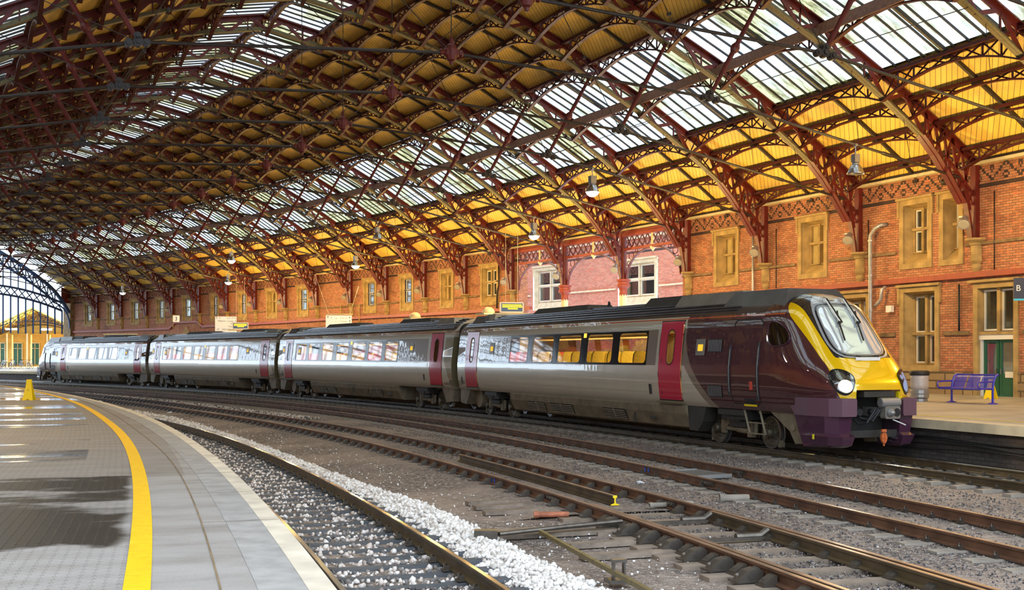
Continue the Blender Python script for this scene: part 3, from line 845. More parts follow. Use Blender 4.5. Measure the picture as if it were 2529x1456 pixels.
stones('pinkish_ballast', pts, .03, .055, M['midstone'], 'pinkish ballast strip between second and third tracks far along the curve', True)

# ================================================================== ROOF
RIDGE = -5.85
RIBS = [-16.8, -11.2, -5.45, .2, 5.81, 11.4, 16.98, 22.4, 27.64, 33.08, 38.6, 43.93, 49.0, 54.14, 59.2, 64.31, 69.29, 74.22, 79.05, 83.97, 88.8, 93.64, 98.43, 103.04]
RIBEND = 108.0
# profile right of the ridge: (distance from ridge, height) of every purlin line, kind of covering above it up to the next
PRO = [(18.85, 8.74), (18.2, 9.28), (17.05, 10.08), (15.97, 10.79), (14.85, 11.48), (12.5, 12.84), (10.2, 13.95), (8.95, 14.62), (7.7, 15.15), (6.45, 15.62), (5.2, 16.05), (3.9, 16.43), (2.5, 16.78), (0.0, 17.25)]
GLAZED = {(4, 5), (5, 6), (12, 13)}
px_ = np.array([p[0] for p in PRO])[::-1]; pz_ = np.array([p[1] for p in PRO])[::-1]
def roofz(d): return float(np.interp(abs(d), px_, pz_))
# bottom chord offset (vertical) below the top chord
def botz(d):
    d = abs(d)
    return roofz(d) - float(np.interp(d, [0, 9, 14, 16.4, 17.2, 17.9, 18.35, 18.6], [.72, .68, .82, 1.0, 1.3, 1.75, 2.1, 2.6]))

# --- one truss, in a frame whose x is the distance from the ridge (outwards), y along the shed
def make_truss(label):
    t = thing('roof_truss', label, 'roof truss', group='arched roof trusses')
    N = 30
    ds = [18.75 - 37.5 * i / 64 for i in range(65)]
    top = MB()
    for a, b in zip(ds, ds[1:]):
        top.bar((a, 0, roofz(a) - .06), (b, 0, roofz(b) - .06), .34, .04)
        top.bar((a, 0, roofz(a) - .16), (b, 0, roofz(b) - .16), .05, .20)
    top.build('top_chord', M['maroon'], t)
    lo_ = MB(); bases = {-1: MB(), 1: MB()}
    for a, b in zip(ds, ds[1:]):
        if abs(a) > 18.35 or abs(b) > 18.35: continue
        tgt = lo_ if max(abs(a), abs(b)) < 16.6 else bases[1 if a > 0 else -1]
        w = .28 if tgt is lo_ else .44
        tgt.bar((a, 0, botz(a)), (b, 0, botz(b)), w, .03)
        tgt.bar((a, 0, botz(a) + .07), (b, 0, botz(b) + .07), .05, .16)
    # curved leg down to the corbel, both sides, with a spandrel of rings
    for sg in (-1, 1):
        base = bases[sg]
        leg = [(17.95, botz(17.95)), (18.12, 8.1), (18.25, 7.6), (18.38, 7.1), (18.48, 6.6), (18.52, 6.22)]
        for a, b in zip(leg, leg[1:]):
            base.bar((sg * a[0], 0, a[1]), (sg * b[0], 0, b[1]), .22, .07)
        base.bar((sg * 18.68, 0, 6.2), (sg * 18.68, 0, 8.9), .24, .10)
        for q in (-.09, .09): base.bar((sg * 18.74, q, 6.2), (sg * 18.74, q, 8.9), .05, .16)
        base.bar((sg * 17.6, 0, 8.75), (sg * 18.7, 0, 7.6), .1, .09)
        for zc, rr in ((7.75, .17), (7.42, .13)):
            pts = [(sg * (18.42 if rr > .15 else 18.48) + rr * .8 * math.cos(k * PI / 6), 0, zc + rr * math.sin(k * PI / 6)) for k in range(13)]
            base.tube(pts, .022, 5, cap=False)
        base.bar((sg * 18.3, 0, 7.95), (sg * 18.7, 0, 7.2), .04, .04); base.bar((sg * 18.7, 0, 7.95), (sg * 18.4, 0, 7.25), .04, .04)
        # plated web near the springing
        for a in range(5):
            d0 = 16.6 + a * .38; d1 = min(18.5, d0 + .38)
            base.bar((sg * d0, 0, roofz(d0) - .1), (sg * d1, 0, botz(min(d1, 18.3))), .05, .10)
            base.bar((sg * d0, 0, botz(d0)), (sg * d1, 0, roofz(d1) - .1), .05, .10)
    lo_.build('bottom_chord', M['olive'], t)
    for sg in (-1, 1): bases[sg].build('springing_bracket', M['maroon'], t)
    web = MB(); d = 16.6; k = 0
    nodes = []
    while d > -16.61:
        nodes.append(d); d -= .83
    for i, (a, b) in enumerate(zip(nodes, nodes[1:])):
        if i % 2: web.bar((a, 0, roofz(a) - .1), (b, 0, botz(b) + .03), .13, .06, up=(0, 1, 0))
        else: web.bar((a, 0, botz(a) + .03), (b, 0, roofz(b) - .1), .13, .06, up=(0, 1, 0))
        if i % 3 == 0:
            web.bar((a, 0, roofz(a) - .1), (a, 0, botz(a) + .03), .05, .05)
        if i % 2 == 0:
            web.bar((a, .03, roofz(a) - .1), (b, .03, botz(b) + .03), .05, .03, up=(0, 1, 0))
    web.build('lattice_web', M['maroon'], t)
    # wrought-iron ties
    for sg in (-1, 1):
        tie = MB()
        A = (sg * 18.2, 0, 8.18); B = (sg * 8.3, 0, 10.08); C = (0, 0, 10.62)
        tie.tube([A, B], .045, 8); tie.tube([B, C], .045, 8)
        for p, q, tt in ((A, B, .32), (A, B, .04), (B, C, .5)):
            v0 = Vector(p).lerp(Vector(q), tt - .025); v1 = Vector(p).lerp(Vector(q), tt + .025)
            tie.tube([v0, v0.lerp(v1, .2), v0.lerp(v1, .8), v1], [.04, .065, .065, .04], 8)
        tie.build('tie_rod', M['iron'], t)
        st = MB()
        T = (sg * 10.15, 0, botz(10.15)); 
        st.tube([B, Vector(B).lerp(Vector(T), .5), T], [.06, .085, .06], 8)
        mid = Vector(B).lerp(Vector(T), .5)
        dv = (Vector(T) - Vector(B)).normalized()
        st.tube([mid - dv * .14, mid - dv * .05, mid + dv * .05, mid + dv * .14], [.10, .14, .14, .10], 10)
        st.build('strut', M['maroon'], t)
        jn = MB()
        for dx, dz, rr in ((0, 0, .13), (.24, -.06, .11), (-.2, -.01, .1), (.02, .14, .1)):
            jn.lathe([(rr, -.09), (rr, .09)], (B[0] + sg * dx, 0, B[2] + dz), axis='Y', n=10)
            jn.lathe([(rr * .5, -.13), (rr * .5, .13)], (B[0] + sg * dx, 0, B[2] + dz), axis='Y', n=8)
        jn.build('tie_joint', M['iron'], t)
        rods = MB()
        rods.tube([B, (sg * 13.0, 0, botz(13.0))], .013, 5)
        rods.tube([B, (sg * 5.2, 0, botz(5.2))], .013, 5)
        rods.tube([C, (sg * 5.2, 0, botz(5.2))], .013, 5)
        mp = Vector(B).lerp(Vector((sg * 5.2, 0, botz(5.2))), .45)
        rods.lathe([(.06, -.05), (.06, .05)], tuple(mp), axis='Y', n=8)
        for dd in (16.0, 13.9):
            zt = 8.18 + (18.2 - dd) / 9.9 * 1.9
            rods.tube([(sg * dd, 0, zt), (sg * (dd - .3), 0, botz(dd - .3))], .009, 5)
        rods.build('bracing_rod', M['iron'], t)
    kr = MB(); kr.tube([(0, 0, 10.6), (0, 0, botz(0))], .014, 6); kr.build('king_rod', M['iron'], t)
    ro = MB()
    ro.lathe([(.0, -.34), (.05, -.33), (.07, -.25), (.13, -.2), (.17, -.08), (.17, .08), (.13, .2), (.07, .25), (.06, .36), (.02, .48)], (0, 0, 10.62), n=10)
    ro.lathe([(.07, -.34), (.10, -.3), (.07, -.22), (.13, -.16), (.13, .16), (.07, .22), (.10, .3), (.07, .34)], (0, 0, 10.62), axis='X', n=10)
    ro.lathe([(.12, -.12), (.17, -.06), (.17, .06), (.12, .12)], (0, 0, 10.62), axis='Y', n=10)
    ro.build('rosette_boss', M['maroon'], t)
    return t
tr0 = None
for i, s in enumerate(RIBS):
    lab = 'arched iron roof truss with lattice web and ties, %s counting from nearest the camera' % ORD[i]
    if tr0 is None: tr0 = make_truss(lab); o = tr0
    else: o = copy_tree(tr0); o['label'] = lab
    o.location = WP(RIDGE, s); o.rotation_euler = (0, 0, ang(s))

# --- purlins: straight upper flange, arched lower flange, small lattice, bay by bay
bays = list(zip(RIBS, RIBS[1:] + [RIBEND]))
PNAME = ['eaves', 'lowest', 'second', 'third', 'lower skylight', 'mid skylight', 'upper skylight', 'fifth', 'sixth', 'seventh', 'eighth', 'ninth', 'ridge skylight', 'ridge']
for i, (d, z) in enumerate(PRO):
    for sg in ((1, -1) if d > 0 else (1,)):
        if i == 0: continue
        deep = i in (4, 5, 6, 12, 13)
        o_ = RIDGE + sg * d
        side_name = '' if d == 0 else (' on the far wall side' if sg > 0 else ' on the near platform side')
        p = thing('roof_purlin', '%s purlin running the length of the roof%s' % (PNAME[i], side_name), 'purlin', group='lengthwise purlins')
        fl = MB(); lw = MB(); wb_ = MB()
        dep = .66 if not deep else .74
        for (a, b) in bays:
            m_ = 8
            L = b - a
            for k in range(m_):
                s0, s1 = a + L * k / m_, a + L * (k + 1) / m_
                u0, u1 = k / m_, (k + 1) / m_
                h0 = .16 + (dep - .16) * (2 * u0 - 1) ** 2; h1 = .16 + (dep - .16) * (2 * u1 - 1) ** 2
                if deep: h0 += .10; h1 += .10
                if k % 4 == 0: fl.bar(WP(o_, s0, z - .13), WP(o_, a + L * (k + 4) / m_, z - .13), .20 if not deep else .34, .10)
                lw.bar(WP(o_, s0, z - .13 - h0), WP(o_, s1, z - .13 - h1), .15, .05)
                if k < 3 or k > 4 or deep:
                    wb_.bar(WP(o_, s0, z - .15), WP(o_, s1, z - .13 - h1), .03, .045)
                    wb_.bar(WP(o_, s0, z - .13 - h0), WP(o_, s1, z - .15), .03, .045)
                if k in (1, 2, 6, 7) : wb_.bar(WP(o_, s0, z - .15), WP(o_, s0, z - .13 - h0), .05, .05)
        mt_ = M['maroon'] if sg > 0 else M['iron']
        fl.build('upper_flange', M['purlin'], p); lw.build('arched_flange', M['purlin'], p); wb_.build('lattice', M['purlin'], p)
        if deep and i == 5:
            w2 = MB()
            for (a, b) in bays:
                w2.bar(WP(o_ - .25 * sg, a, z - .32), WP(o_ - .25 * sg, b, z - .32), .05, .34)
            w2.build('walkway_plate', pm('brown_walkway_plate', (0.25, 0.12, 0.07), 0.6, noise=.3), p)
# --- mid-bay rafters
for i, (a, b) in enumerate(bays):
    s = (a + b) / 2
    mb = MB()
    for sg in (-1, 1):
        for (d0, z0), (d1, z1) in zip(PRO, PRO[1:]):
            mb.bar(WP(RIDGE + sg * d0, s, z0 - .07), WP(RIDGE + sg * d1, s, z1 - .07), .10, .12)
            mb.bar(WP(RIDGE + sg * d0, s - .12, z0 - .2), WP(RIDGE + sg * d0, s + .12, z0 - .2), .14, .12)
    tag(mb.build('roof_rafter', M['iron']), 'dark mid-bay rafter in the %s roof bay from the camera' % ORD[i], 'rafter', 'mid-bay rafters')
# --- coverings
cm = MB(); 
def cover(mb, i, j, sgs=(1, -1), lift=0.0):
    (d0, z0), (d1, z1) = PRO[i], PRO[j]
    L = math.hypot(d0 - d1, z1 - z0)
    v0 = 0
    for k in range(i): v0 += math.hypot(PRO[k][0] - PRO[k + 1][0], PRO[k][1] - PRO[k + 1][1])
    for sg in sgs:
        for s0, s1 in zip(srange(-19, RIBEND, 2.8), srange(-19, RIBEND, 2.8)[1:]):
            o0, o1 = RIDGE + sg * d0, RIDGE + sg * d1
            mb.quad(WP(o0, s0, z0 + lift), WP(o1, s0, z1 + lift), WP(o1, s1, z1 + lift), WP(o0, s1, z0 + lift), uv=[(s0 + 60, v0), (s0 + 60, v0 + L), (s1 + 60, v0 + L), (s1 + 60, v0)])
for i in range(len(PRO) - 1):
    if (i, i + 1) not in GLAZED: cover(cm, i, i + 1, lift=.0)
tag(cm.build('ceiling', M['boards']), 'cream boarded underside of the arched station roof', 'ceiling', kind='structure')
# thin outer skin so the boards have depth
ok = MB()
for i in range(len(PRO) - 1):
    if (i, i + 1) not in GLAZED: cover(ok, i, i + 1, lift=.10)
tag(ok.build('ceiling_outer', M['stonedark']), 'outer slate skin of the roof above the boards', 'roof', kind='structure')
n = 1
for (i, j) in sorted(GLAZED):
    for sg in (1, -1):
        w = thing('window_%d' % n, '', 'skylight', kind='structure')
        w['label'] = '%s band of mossy roof glazing on the %s side' % ({4: 'lower', 5: 'upper', 12: 'ridge'}[i], 'far wall' if sg > 0 else 'near platform')
        n += 1
        gl = MB(); cover(gl, i, j, (sg,), .03); gl.build('glass_panes', M['glazing'], w)
        bars = MB(); (d0, z0), (d1, z1) = PRO[i], PRO[j]
        for (a, b) in bays:
            for k in range(9):
                s = a + (b - a) * k / 9
                bars.bar(WP(RIDGE + sg * d0, s, z0 + .0), WP(RIDGE + sg * d1, s, z1 + .0), .035, .07)
        bars.build('glazing_bars', M['iron'], w)

# ================================================================== pendant lamps hung from the ties
def pendant(x_, i_rib, on, label, cool=False, drop=.0, o_=None):
    s = RIBS[i_rib]
    zt = 8.18 + (18.2 - (o_ - RIDGE)) / 9.9 * 1.9
    t = thing('pendant_lamp', label, 'lamp', WP(o_, s, zt - .95), ang(s), 'bell shaped platform lamps')
    h = MB(); h.tube([(0, 0, .62), (0, 0, .92)], .02, 6); h.box((0, 0, .93), (.1, .12, .08)); h.build('hanger', M['grey'], t)
    g_ = MB(); g_.box((0, 0, .50), (.2, .2, .26)) if cool or not on else g_.box((0, 0, .50), (.24, .24, .3)); g_.lathe([(.09, .36), (.12, .34), (.12, .30)], n=12); g_.build('gear_box', M['grey'], t)
    sh = MB(); n_ = 20
    prof = [(.09, .32), (.15, .27), (.22, .16), (.27, .04), (.29, 0.0), (.275, 0.0), (.255, .04), (.205, .16), (.14, .25), (.08, .29)]
    sh.rings([[(r * math.cos(2 * PI * k / n_), r * math.sin(2 * PI * k / n_), z) for k in range(n_)] for r, z in prof], close_path=True, cap=False)
    sh.build('lamp_shade', M['reflector'], t, smooth=True)
    if on:
        bl = MB(); bl.lathe([(.0, -.18), (.10, -.165), (.20, -.10), (.262, .0), (.262, .02), (.2, .05), (.0, .06)], n=16)
        bl.build('lamp_glass', M['ledcool'] if cool else M['ledlens'], t, smooth=True)
        ld = bpy.data.lights.new('lamp_light', 'SPOT'); ld.energy = 700 if not cool else 250; ld.color = (1.0, .86, .62) if not cool else (.85, .84, 1.0)
        ld.spot_size = math.radians(150); ld.spot_blend = .6; ld.shadow_soft_size = .15
        lo2 = bpy.data.objects.new('lamp_light', ld); COL.objects.link(lo2); lo2.parent = t; lo2.location = (0, 0, -.22)
RI = {round(s, 2): k for k, s in enumerate(RIBS)}
for lab, ribs_, o_, on, cool in [
        ('brightest lit bell lamp, high above the leading coach', 16.98, 4.44, True, False),
        ('lit bell lamp left of the brightest one, near the red columns', 27.64, 7.61, True, False),
        ('unlit grey bell lamp above the nose of the train', 5.81, 7.92, False, False),
        ('unlit dark bell lamp above the coupling of the front two coaches', 38.6, 4.09, False, False),
        ('small lit bell lamp over the second coach', 49.0, 7.7, True, False),
        ('upper of two small lit bell lamps over the third coach', 59.2, 3.4, True, True),
        ('lower of two small lit bell lamps over the third coach', 69.29, 7.82, True, True),
        ('farthest small bluish bell lamp over the rear coach', 88.8, 7.86, True, True)]:
    pendant(0, RI[ribs_], on, lab, cool, o_=o_)

for lab, rs in [('nearest the camera', -5.45), ('second from the camera', 5.81), ('third from the camera', 16.98), ('farthest from the camera', 27.64)]:  # unseen lamps, added out of view to warm the near platform
    s = rs; before = set(bpy.data.objects)
    pendant(0, RI[rs], True, 'unseen bell lamp added to warm the near platform, %s' % lab, o_=-5.85 + 14.2)
    new = [o for o in bpy.data.objects if o not in before]
    for o in new:
        if o.parent is None: o.location = WP(-20.0, s, o.location.z)
        if o.type == 'LIGHT': o.data.color = (1.0, .72, .36); o.data.energy = 900

# ================================================================== WALLS
def surf_holes(us, vs, holes, fn, mb, m=0, uvf=None, flip=False):
    """grid of quads over us x vs, leaving out cells inside any hole (u0,u1,v0,v1)"""
    U0, U1, V0, V1 = min(us), max(us), min(vs), max(vs)
    us = sorted(set(round(u, 4) for u in list(us) + [h[0] for h in holes] + [h[1] for h in holes] if U0 <= u <= U1))
    vs = sorted(set(round(v, 4) for v in list(vs) + [h[2] for h in holes] + [h[3] for h in holes] if V0 <= v <= V1))
    for u0, u1 in zip(us, us[1:]):
        for v0, v1 in zip(vs, vs[1:]):
            cu, cv = (u0 + u1) / 2, (v0 + v1) / 2
            if any(h[0] < cu < h[1] and h[2] < cv < h[3] for h in holes): continue
            P = [(u0, v0), (u1, v0), (u1, v1), (u0, v1)]
            if flip: P = P[::-1]
            mb.quad(*[fn(*p) for p in P], m=m, uv=[(uvf(*p) if uvf else p) for p in P])
WALL = 13.0
UPPER = [(6.42, 7.50, 'one'), (7.82, 9.41, 'two'), (13.24, 15.0, 'blind2'), (18.82, 20.6, 'blind2'), (40.25, 42.34, 'two'), (45.53, 47.25, 'blind1'),
         (50.64, 52.48, 'bright'), (55.72, 57.56, 'bright'), (65.76, 67.61, 'bright'), (70.74, 72.6, 'blind1'), (75.79, 77.31, 'bright'), (80.67, 82.17, 'bright'),
         (85.42, 87.25, 'bright'), (90.29, 92.02, 'bright'), (95.13, 96.81, 'bright'), (99.67, 101.39, 'bright'), (104.14, 105.8, 'bright')]
UZ = (5.42, 7.88)
LOWER = [(7.48, 9.41, 1.72, 4.72, 'tall'), (10.9, 12.7, 1.72, 4.65, 'tall'), (16.0, 17.9, 1.72, 4.65, 'tall')]
DOOR = (4.11, 5.98, 0.9, 4.66)
ARCH = (22.95, 38.05, 0.9, 8.42)
holes = [(a, b, UZ[0], UZ[1]) for a, b, k in UPPER] + [(a, b, c, d) for a, b, c, d, k in LOWER] + [DOOR, ARCH, (84.9, 88.0, .9, 4.9)]
for off, nm, lab, mt in ((0.0, 'wall_right', 'red brick station wall with black zigzag frieze behind the train', M['brick']), (0.62, 'wall_right_outer', 'outer face of the red brick station wall', M['brickback'])):
    mb = MB()
    surf_holes(srange(-26, 108, 2.0), [0.85, 1.7, 2.9, 5.0, 6.0, 7.9, 8.76 if off == 0 else 9.0], holes, lambda s, z: WP(WALL + off, s, z), mb)
    tag(mb.build(nm, mt), lab, 'wall', kind='structure')
# reveals for the big opening and the arch door
mb = MB()
for (a, b, c, d) in (ARCH, (84.9, 88.0, .9, 4.9)):
    mb.quad(WP(WALL, a, c), WP(WALL + .62, a, c), WP(WALL + .62, a, d), WP(WALL, a, d), uv=[(0, c), (.62, c), (.62, d), (0, d)])
    mb.quad(WP(WALL, b, c), WP(WALL + .62, b, c), WP(WALL + .62, b, d), WP(WALL, b, d), uv=[(0, c), (.62, c), (.62, d), (0, d)])
tag(mb.build('trim_4', M['brick']), 'brick reveals of the wide opening in the wall', 'reveal', kind='structure')
mb = MB(); mb2 = MB()
for s0, s1 in zip(srange(-26, 108, 2)[:-1], srange(-26, 108, 2)[1:]):
    mb.bar(WP(WALL - .10, s0, 8.70), WP(WALL - .10, s1, 8.70), .30, .10); mb2.bar(WP(WALL - .05, s0, 8.78), WP(WALL - .05, s1, 8.78), .34, .10)
tag(mb.build('trim_5', M['cream']), 'cream wooden cornice along the top of the brick wall', 'cornice', kind='structure')
tag(mb2.build('trim_6', M['iron']), 'dark gutter above the cream cornice', 'gutter', kind='structure')
# string courses
mb = MB()
def run(mb, a, b, z, h=.12, d=.07, m=0):
    for s0, s1 in zip(srange(a, b, 1.5), srange(a, b, 1.5)[1:]): mb.bar(WP(WALL - d / 2, s0, z), WP(WALL - d / 2, s1, z), d, h, m=m)
edges = [-26] + [x for a, b, k in UPPER for x in (a - .12, b + .12)] + [108]
for a, b in zip(edges[::2], edges[1::2]):
    if b - a < .35: continue
    for lo_s, hi_s in ((a, min(b, 22.9)), (max(a, 38.1), b)):
        if hi_s - lo_s > .3: run(mb, lo_s, hi_s, 6.02, .10, .08)
run(mb, -26, 3.95, 3.02); run(mb, 6.15, 7.3, 3.02); run(mb, 9.6, 10.8, 3.02); run(mb, 12.8, 15.9, 3.02); run(mb, 18.0, 22.8, 3.02)
tag(mb.build('trim_7', M['stonedark']), 'thin stone string courses on the brick wall', 'string course', kind='structure')
mb = MB()
surf_holes(srange(-26, 108, 2), [.85, 1.68], holes, lambda s, z: WP(WALL - .06, s, z), mb)
for s0, s1 in zip(srange(-26, 108, 2), srange(-26, 108, 2)[1:]):
    if not (s1 > DOOR[0] and s0 < DOOR[1]) and not (s1 > ARCH[0] and s0 < ARCH[1]) : mb.quad(WP(WALL - .06, s0, 1.68), WP(WALL - .06, s1, 1.68), WP(WALL, s1, 1.70), WP(WALL, s0, 1.70), uv=[(0, 0)] * 4)
tag(mb.build('baseboard_right', M['rubble']), 'rough stone plinth along the foot of the brick wall', 'plinth', kind='structure')
# red pipe / conduit line with a hump over the pointed arch
mb = MB()
pp = [(-26, 4.98), (22.9, 4.98)]
def pipe_run(pts):
    for (a, za), (b, zb) in zip(pts, pts[1:]):
        for s0, s1 in zip(srange(a, b, 2.0), srange(a, b, 2.0)[1:]):
            t0, t1 = (s0 - a) / (b - a), (s1 - a) / (b - a)
            mb.bar(WP(WALL - .09, s0, za + (zb - za) * t0), WP(WALL - .09, s1, za + (zb - za) * t1), .16, .19)
pipe_run(pp); tag(mb.build('cable_trunking', M['redpaint']), 'red trunking along the brick wall, right of the wall opening', 'trunking'); mb = MB(); pipe_run([(36.6, 5.05), (62, 5.12), (83.4, 4.98), (84.4, 5.45), (88.4, 5.45), (89.4, 4.9), (108, 4.86)])
tag(mb.build('cable_trunking', M['redpaint']), 'long red trunking on the wall left of the opening, humped over the arch', 'trunking')

def wframe(mb, y0, y1, z0, z1, w, x0, x1, m=0):
    """rectangular ring of width w, between depths x0 and x1"""
    for a, b, c, d in ((y0, y1, z1 - w, z1), (y0, y1, z0, z0 + w), (y0, y0 + w, z0 + w, z1 - w), (y1 - w, y1, z0 + w, z1 - w)):
        mb.box(((x0 + x1) / 2, (a + b) / 2, (c + d) / 2), (x1 - x0, b - a, d - c), m)
wcount = [10]
def window(s0, s1, z0, z1, kind, label, wall=WALL, stone='stone', light=None):
    wcount[0] += 1
    w = thing('window_%d' % wcount[0], label, 'window', WP(wall, (s0 + s1) / 2, 0), ang((s0 + s1) / 2), kind='structure')
    h = (s1 - s0) / 2
    fr = MB(); wframe(fr, -h - .03, h + .03, z0 - .03, z1 + .03, .205, -.05, .06)
    fr.box((-.07, 0, z1 + .06), (.16, 2 * h + .26, .09))
    fr.box((-.04, -h - .06, z1 - .25), (.10, .10, .7)); fr.box((-.04, h + .06, z1 - .25), (.10, .10, .7))
    fr.build('stone_surround', M[stone], w)
    # splayed reveal
    hi = h - .17; zi0, zi1 = z0 + .17, z1 - .17
    nh = hi - (.10 if kind != 'bright' else .30) ; nz0 = zi0 + (.38 if kind in ('one', 'two', 'blind2', 'blind1', 'bright') else .05); nz1 = zi1 - .1
    dp = .42 if s0 < 30 or kind == 'tall' else (.24 if kind != 'bright' else .15)
    if wall > 15: dp = .2
    off = dp - .42
    rv = MB()
    A = [(.02, -hi, zi0), (.02, hi, zi0), (.02, hi, zi1), (.02, -hi, zi1)]; B = [(dp, -nh, nz0), (dp, nh, nz0), (dp, nh, nz1), (dp, -nh, nz1)]
    for k in range(4): rv.quad(A[k], A[(k + 1) % 4], B[(k + 1) % 4], B[k])
    C = [(.62, -nh, nz0), (.62, nh, nz0), (.62, nh, nz1), (.62, -nh, nz1)]
    for k in range(4): rv.quad(B[k], B[(k + 1) % 4], C[(k + 1) % 4], C[k])
    rv.build('reveal', M[stone], w)
    zt = (nz0 + nz1) / 2 + .05 if kind != 'tall' else 3.05
    two = kind in ('two', 'blind2', 'tall')
    mu = MB()
    wframe(mu, -nh, nh, nz0, nz1, .05, .36 + off, .46 + off)
    if two: mu.box((.38 + off, 0, (nz0 + nz1) / 2), (.16, .12, nz1 - nz0))
    mu.box((.36 + off, 0, zt), (.16, 2 * nh, .10 if kind != 'bright' else .05))
    if kind == 'blind1': mu.box((.38 + off, .08, (nz0 + nz1) / 2), (.12, .10, nz1 - nz0))
    mu.build('mullion', M[stone if kind != 'bright' else 'iron'], w)
    if kind.startswith('blind'):
        p = MB(); p.box((.50 + off, 0, (nz0 + nz1) / 2), (.05, 2 * nh, nz1 - nz0)); p.build('infill_panel', M['blockpanel'], w); return w
    spans = ([(-nh + .05, -.06), (.06, nh - .05)] if two else [(-nh + .05, nh - .05)])
    for (a, b) in spans:
        for (c, d) in ((nz0 + .05, zt - .05), (zt + .05, nz1 - .05)):
            sf = MB(); wframe(sf, a, b, c, d, .05 if kind != 'bright' else .02, .44 + off, .50 + off); f = sf.build('sash_frame', M['white'], w)
            g1 = MB(); g1.box((.47 + off, (a + b) / 2, (c + d) / 2), (.008, b - a - .06, d - c - .06)); g1.build('pane', M['clearglass'], f)
    if kind != 'bright':
        bk = MB(); bk.quad((1.6, -nh - .6, nz0 - .5), (1.6, nh + .6, nz0 - .5), (1.6, nh + .6, nz1 + .3), (1.6, -nh - .6, nz1 + .3))
        bk.quad((.63, -nh - .6, nz0 - .5), (1.6, -nh - .6, nz0 - .5), (1.6, -nh - .6, nz1 + .3), (.63, -nh - .6, nz1 + .3))
        bk.quad((.63, nh + .6, nz0 - .5), (1.6, nh + .6, nz0 - .5), (1.6, nh + .6, nz1 + .3), (.63, nh + .6, nz1 + .3))
        bk.quad((.63, -nh - .6, nz1 + .3), (1.6, -nh - .6, nz1 + .3), (1.6, nh + .6, nz1 + .3), (.63, nh + .6, nz1 + .3))
        bk.quad((.63, -nh - .6, nz0 - .5), (1.6, -nh - .6, nz0 - .5), (1.6, nh + .6, nz0 - .5), (.63, nh + .6, nz0 - .5))
        bk.build('room_behind', pm('dim_room', (0.06, 0.05, 0.04), 0.8), w)
        if kind == 'tall' and light == 'pink':
            c_ = MB()
            for k in range(5): c_.tube([(.58, -.42 + .07 * k, nz0 + .1), (.58, -.42 + .07 * k, zt - .05)], .04, 6)
            c_.build('curtain', M['pink'], w)
    return w
names = {'one': 'single-light window', 'two': 'two-light stone window', 'blind2': 'blind two-light stone window', 'blind1': 'blind narrow stone window', 'bright': 'narrow bright window'}
where = ['rightmost upper floor', 'second from the right', 'above the grey downpipe bend, third from the right', 'fourth from the right, just right of the red columns', 'first left of the red columns', 'second left of the red columns',
         'third left of the red columns', 'fourth left of the red columns', 'sixth left of the red columns', 'seventh left', 'eighth left', 'ninth left', 'tenth left', 'eleventh left, above the platform 3 sign', 'twelfth left', 'thirteenth left', 'farthest left, by the end pillar']
for (a, b, k), wq in zip(UPPER, where): window(a, b, UZ[0], UZ[1], k, 'upper floor %s, %s' % (names[k], wq))
for (a, b, c, d, k), lb, lt in zip(LOWER, ['tall ground floor window with white sashes and pink curtain above the black bin', 'tall ground floor window partly hidden by the train nose', 'ground floor window behind the train cab'], ['pink', None, None]): window(a, b, c, d, k, lb, light=lt)

# door with fanlight
s0, s1, z0, z1 = DOOR; h = (s1 - s0) / 2
d = thing('door_1', 'green double door with white lintel and tall fanlight at the right', 'door', WP(WALL, (s0 + s1) / 2, 0), ang((s0 + s1) / 2), kind='structure')
fr = MB(); wframe(fr, -h - .05, h + .05, .6, z1 + .05, .2, -.05, .3); fr.box((-.08, 0, z1 + .09), (.18, 2 * h + .4, .09)); fr.box((.2, 0, (2.95 + z1) / 2), (.2, .14, z1 - 2.95)); fr.box((.15, 0, 3.0), (.3, 2 * h, .1)); fr.build('stone_surround', M['stone'], d)
tr = MB(); tr.box((.08, 0, 2.87), (.1, 2 * h - .1, .17)); tr.box((.12, -h + .2, 1.9), (.12, .07, 2.1)); tr.box((.12, h - .2, 1.9), (.12, .07, 2.1)); tr.build('white_frame', M['white'], d)
for q in (-1, 1):
    lf = MB(); y0, y1 = (q * .02, q * (h - .25)) ; ya, yb = min(y0, y1), max(y0, y1)
    wframe(lf, ya, yb, .88, 2.78, .10, .14, .20); lf.box((.17, (ya + yb) / 2, 1.25), (.05, yb - ya, .65)); lf.box((.15, (ya + yb) / 2, 1.62), (.05, yb - ya - .1, .06))
    L = lf.build('door_leaf', M['green'], d)
    gp = MB(); gp.box((.17, (ya + yb) / 2, 2.15), (.01, yb - ya - .2, 1.0)); gp.build('door_pane', M['clearglass'], L)
    hd = MB(); hd.box((.11, q * .10, 1.72), (.04, .03, .18)); hd.build('door_handle', M['steel'], L)
nt = MB(); nt.box((.12, -.45, 1.62), (.01, .34, .2)); nt.build('door_notice', M['white'], d)
for q in (-1, 1):
    sf = MB(); a, b = (.07, h - .2) if q > 0 else (-h + .2, -.07); wframe(sf, a, b, 3.08, z1 - .2, .06, .2, .26); f = sf.build('fanlight_frame', M['white'], d)
    g1 = MB(); g1.box((.23, (a + b) / 2, (3.08 + z1 - .2) / 2), (.008, b - a - .08, z1 - .2 - 3.2)); g1.build('pane', M['clearglass'], f)
bk = MB(); bk.box((1.9, 0, 2.8), (.05, 3.6, 4.2)); bk.box((1.25, -1.5, 2.8), (1.25, .05, 4.2)); bk.box((1.25, 0, 4.9), (1.3, 3, .05)); bk.build('room_behind', M['wallpanel'], d)
bk = MB(); bk.box((.34, .48, 2.05), (.02, .34, 1.3)); bk.build('teal_screen', M['teal'], d)
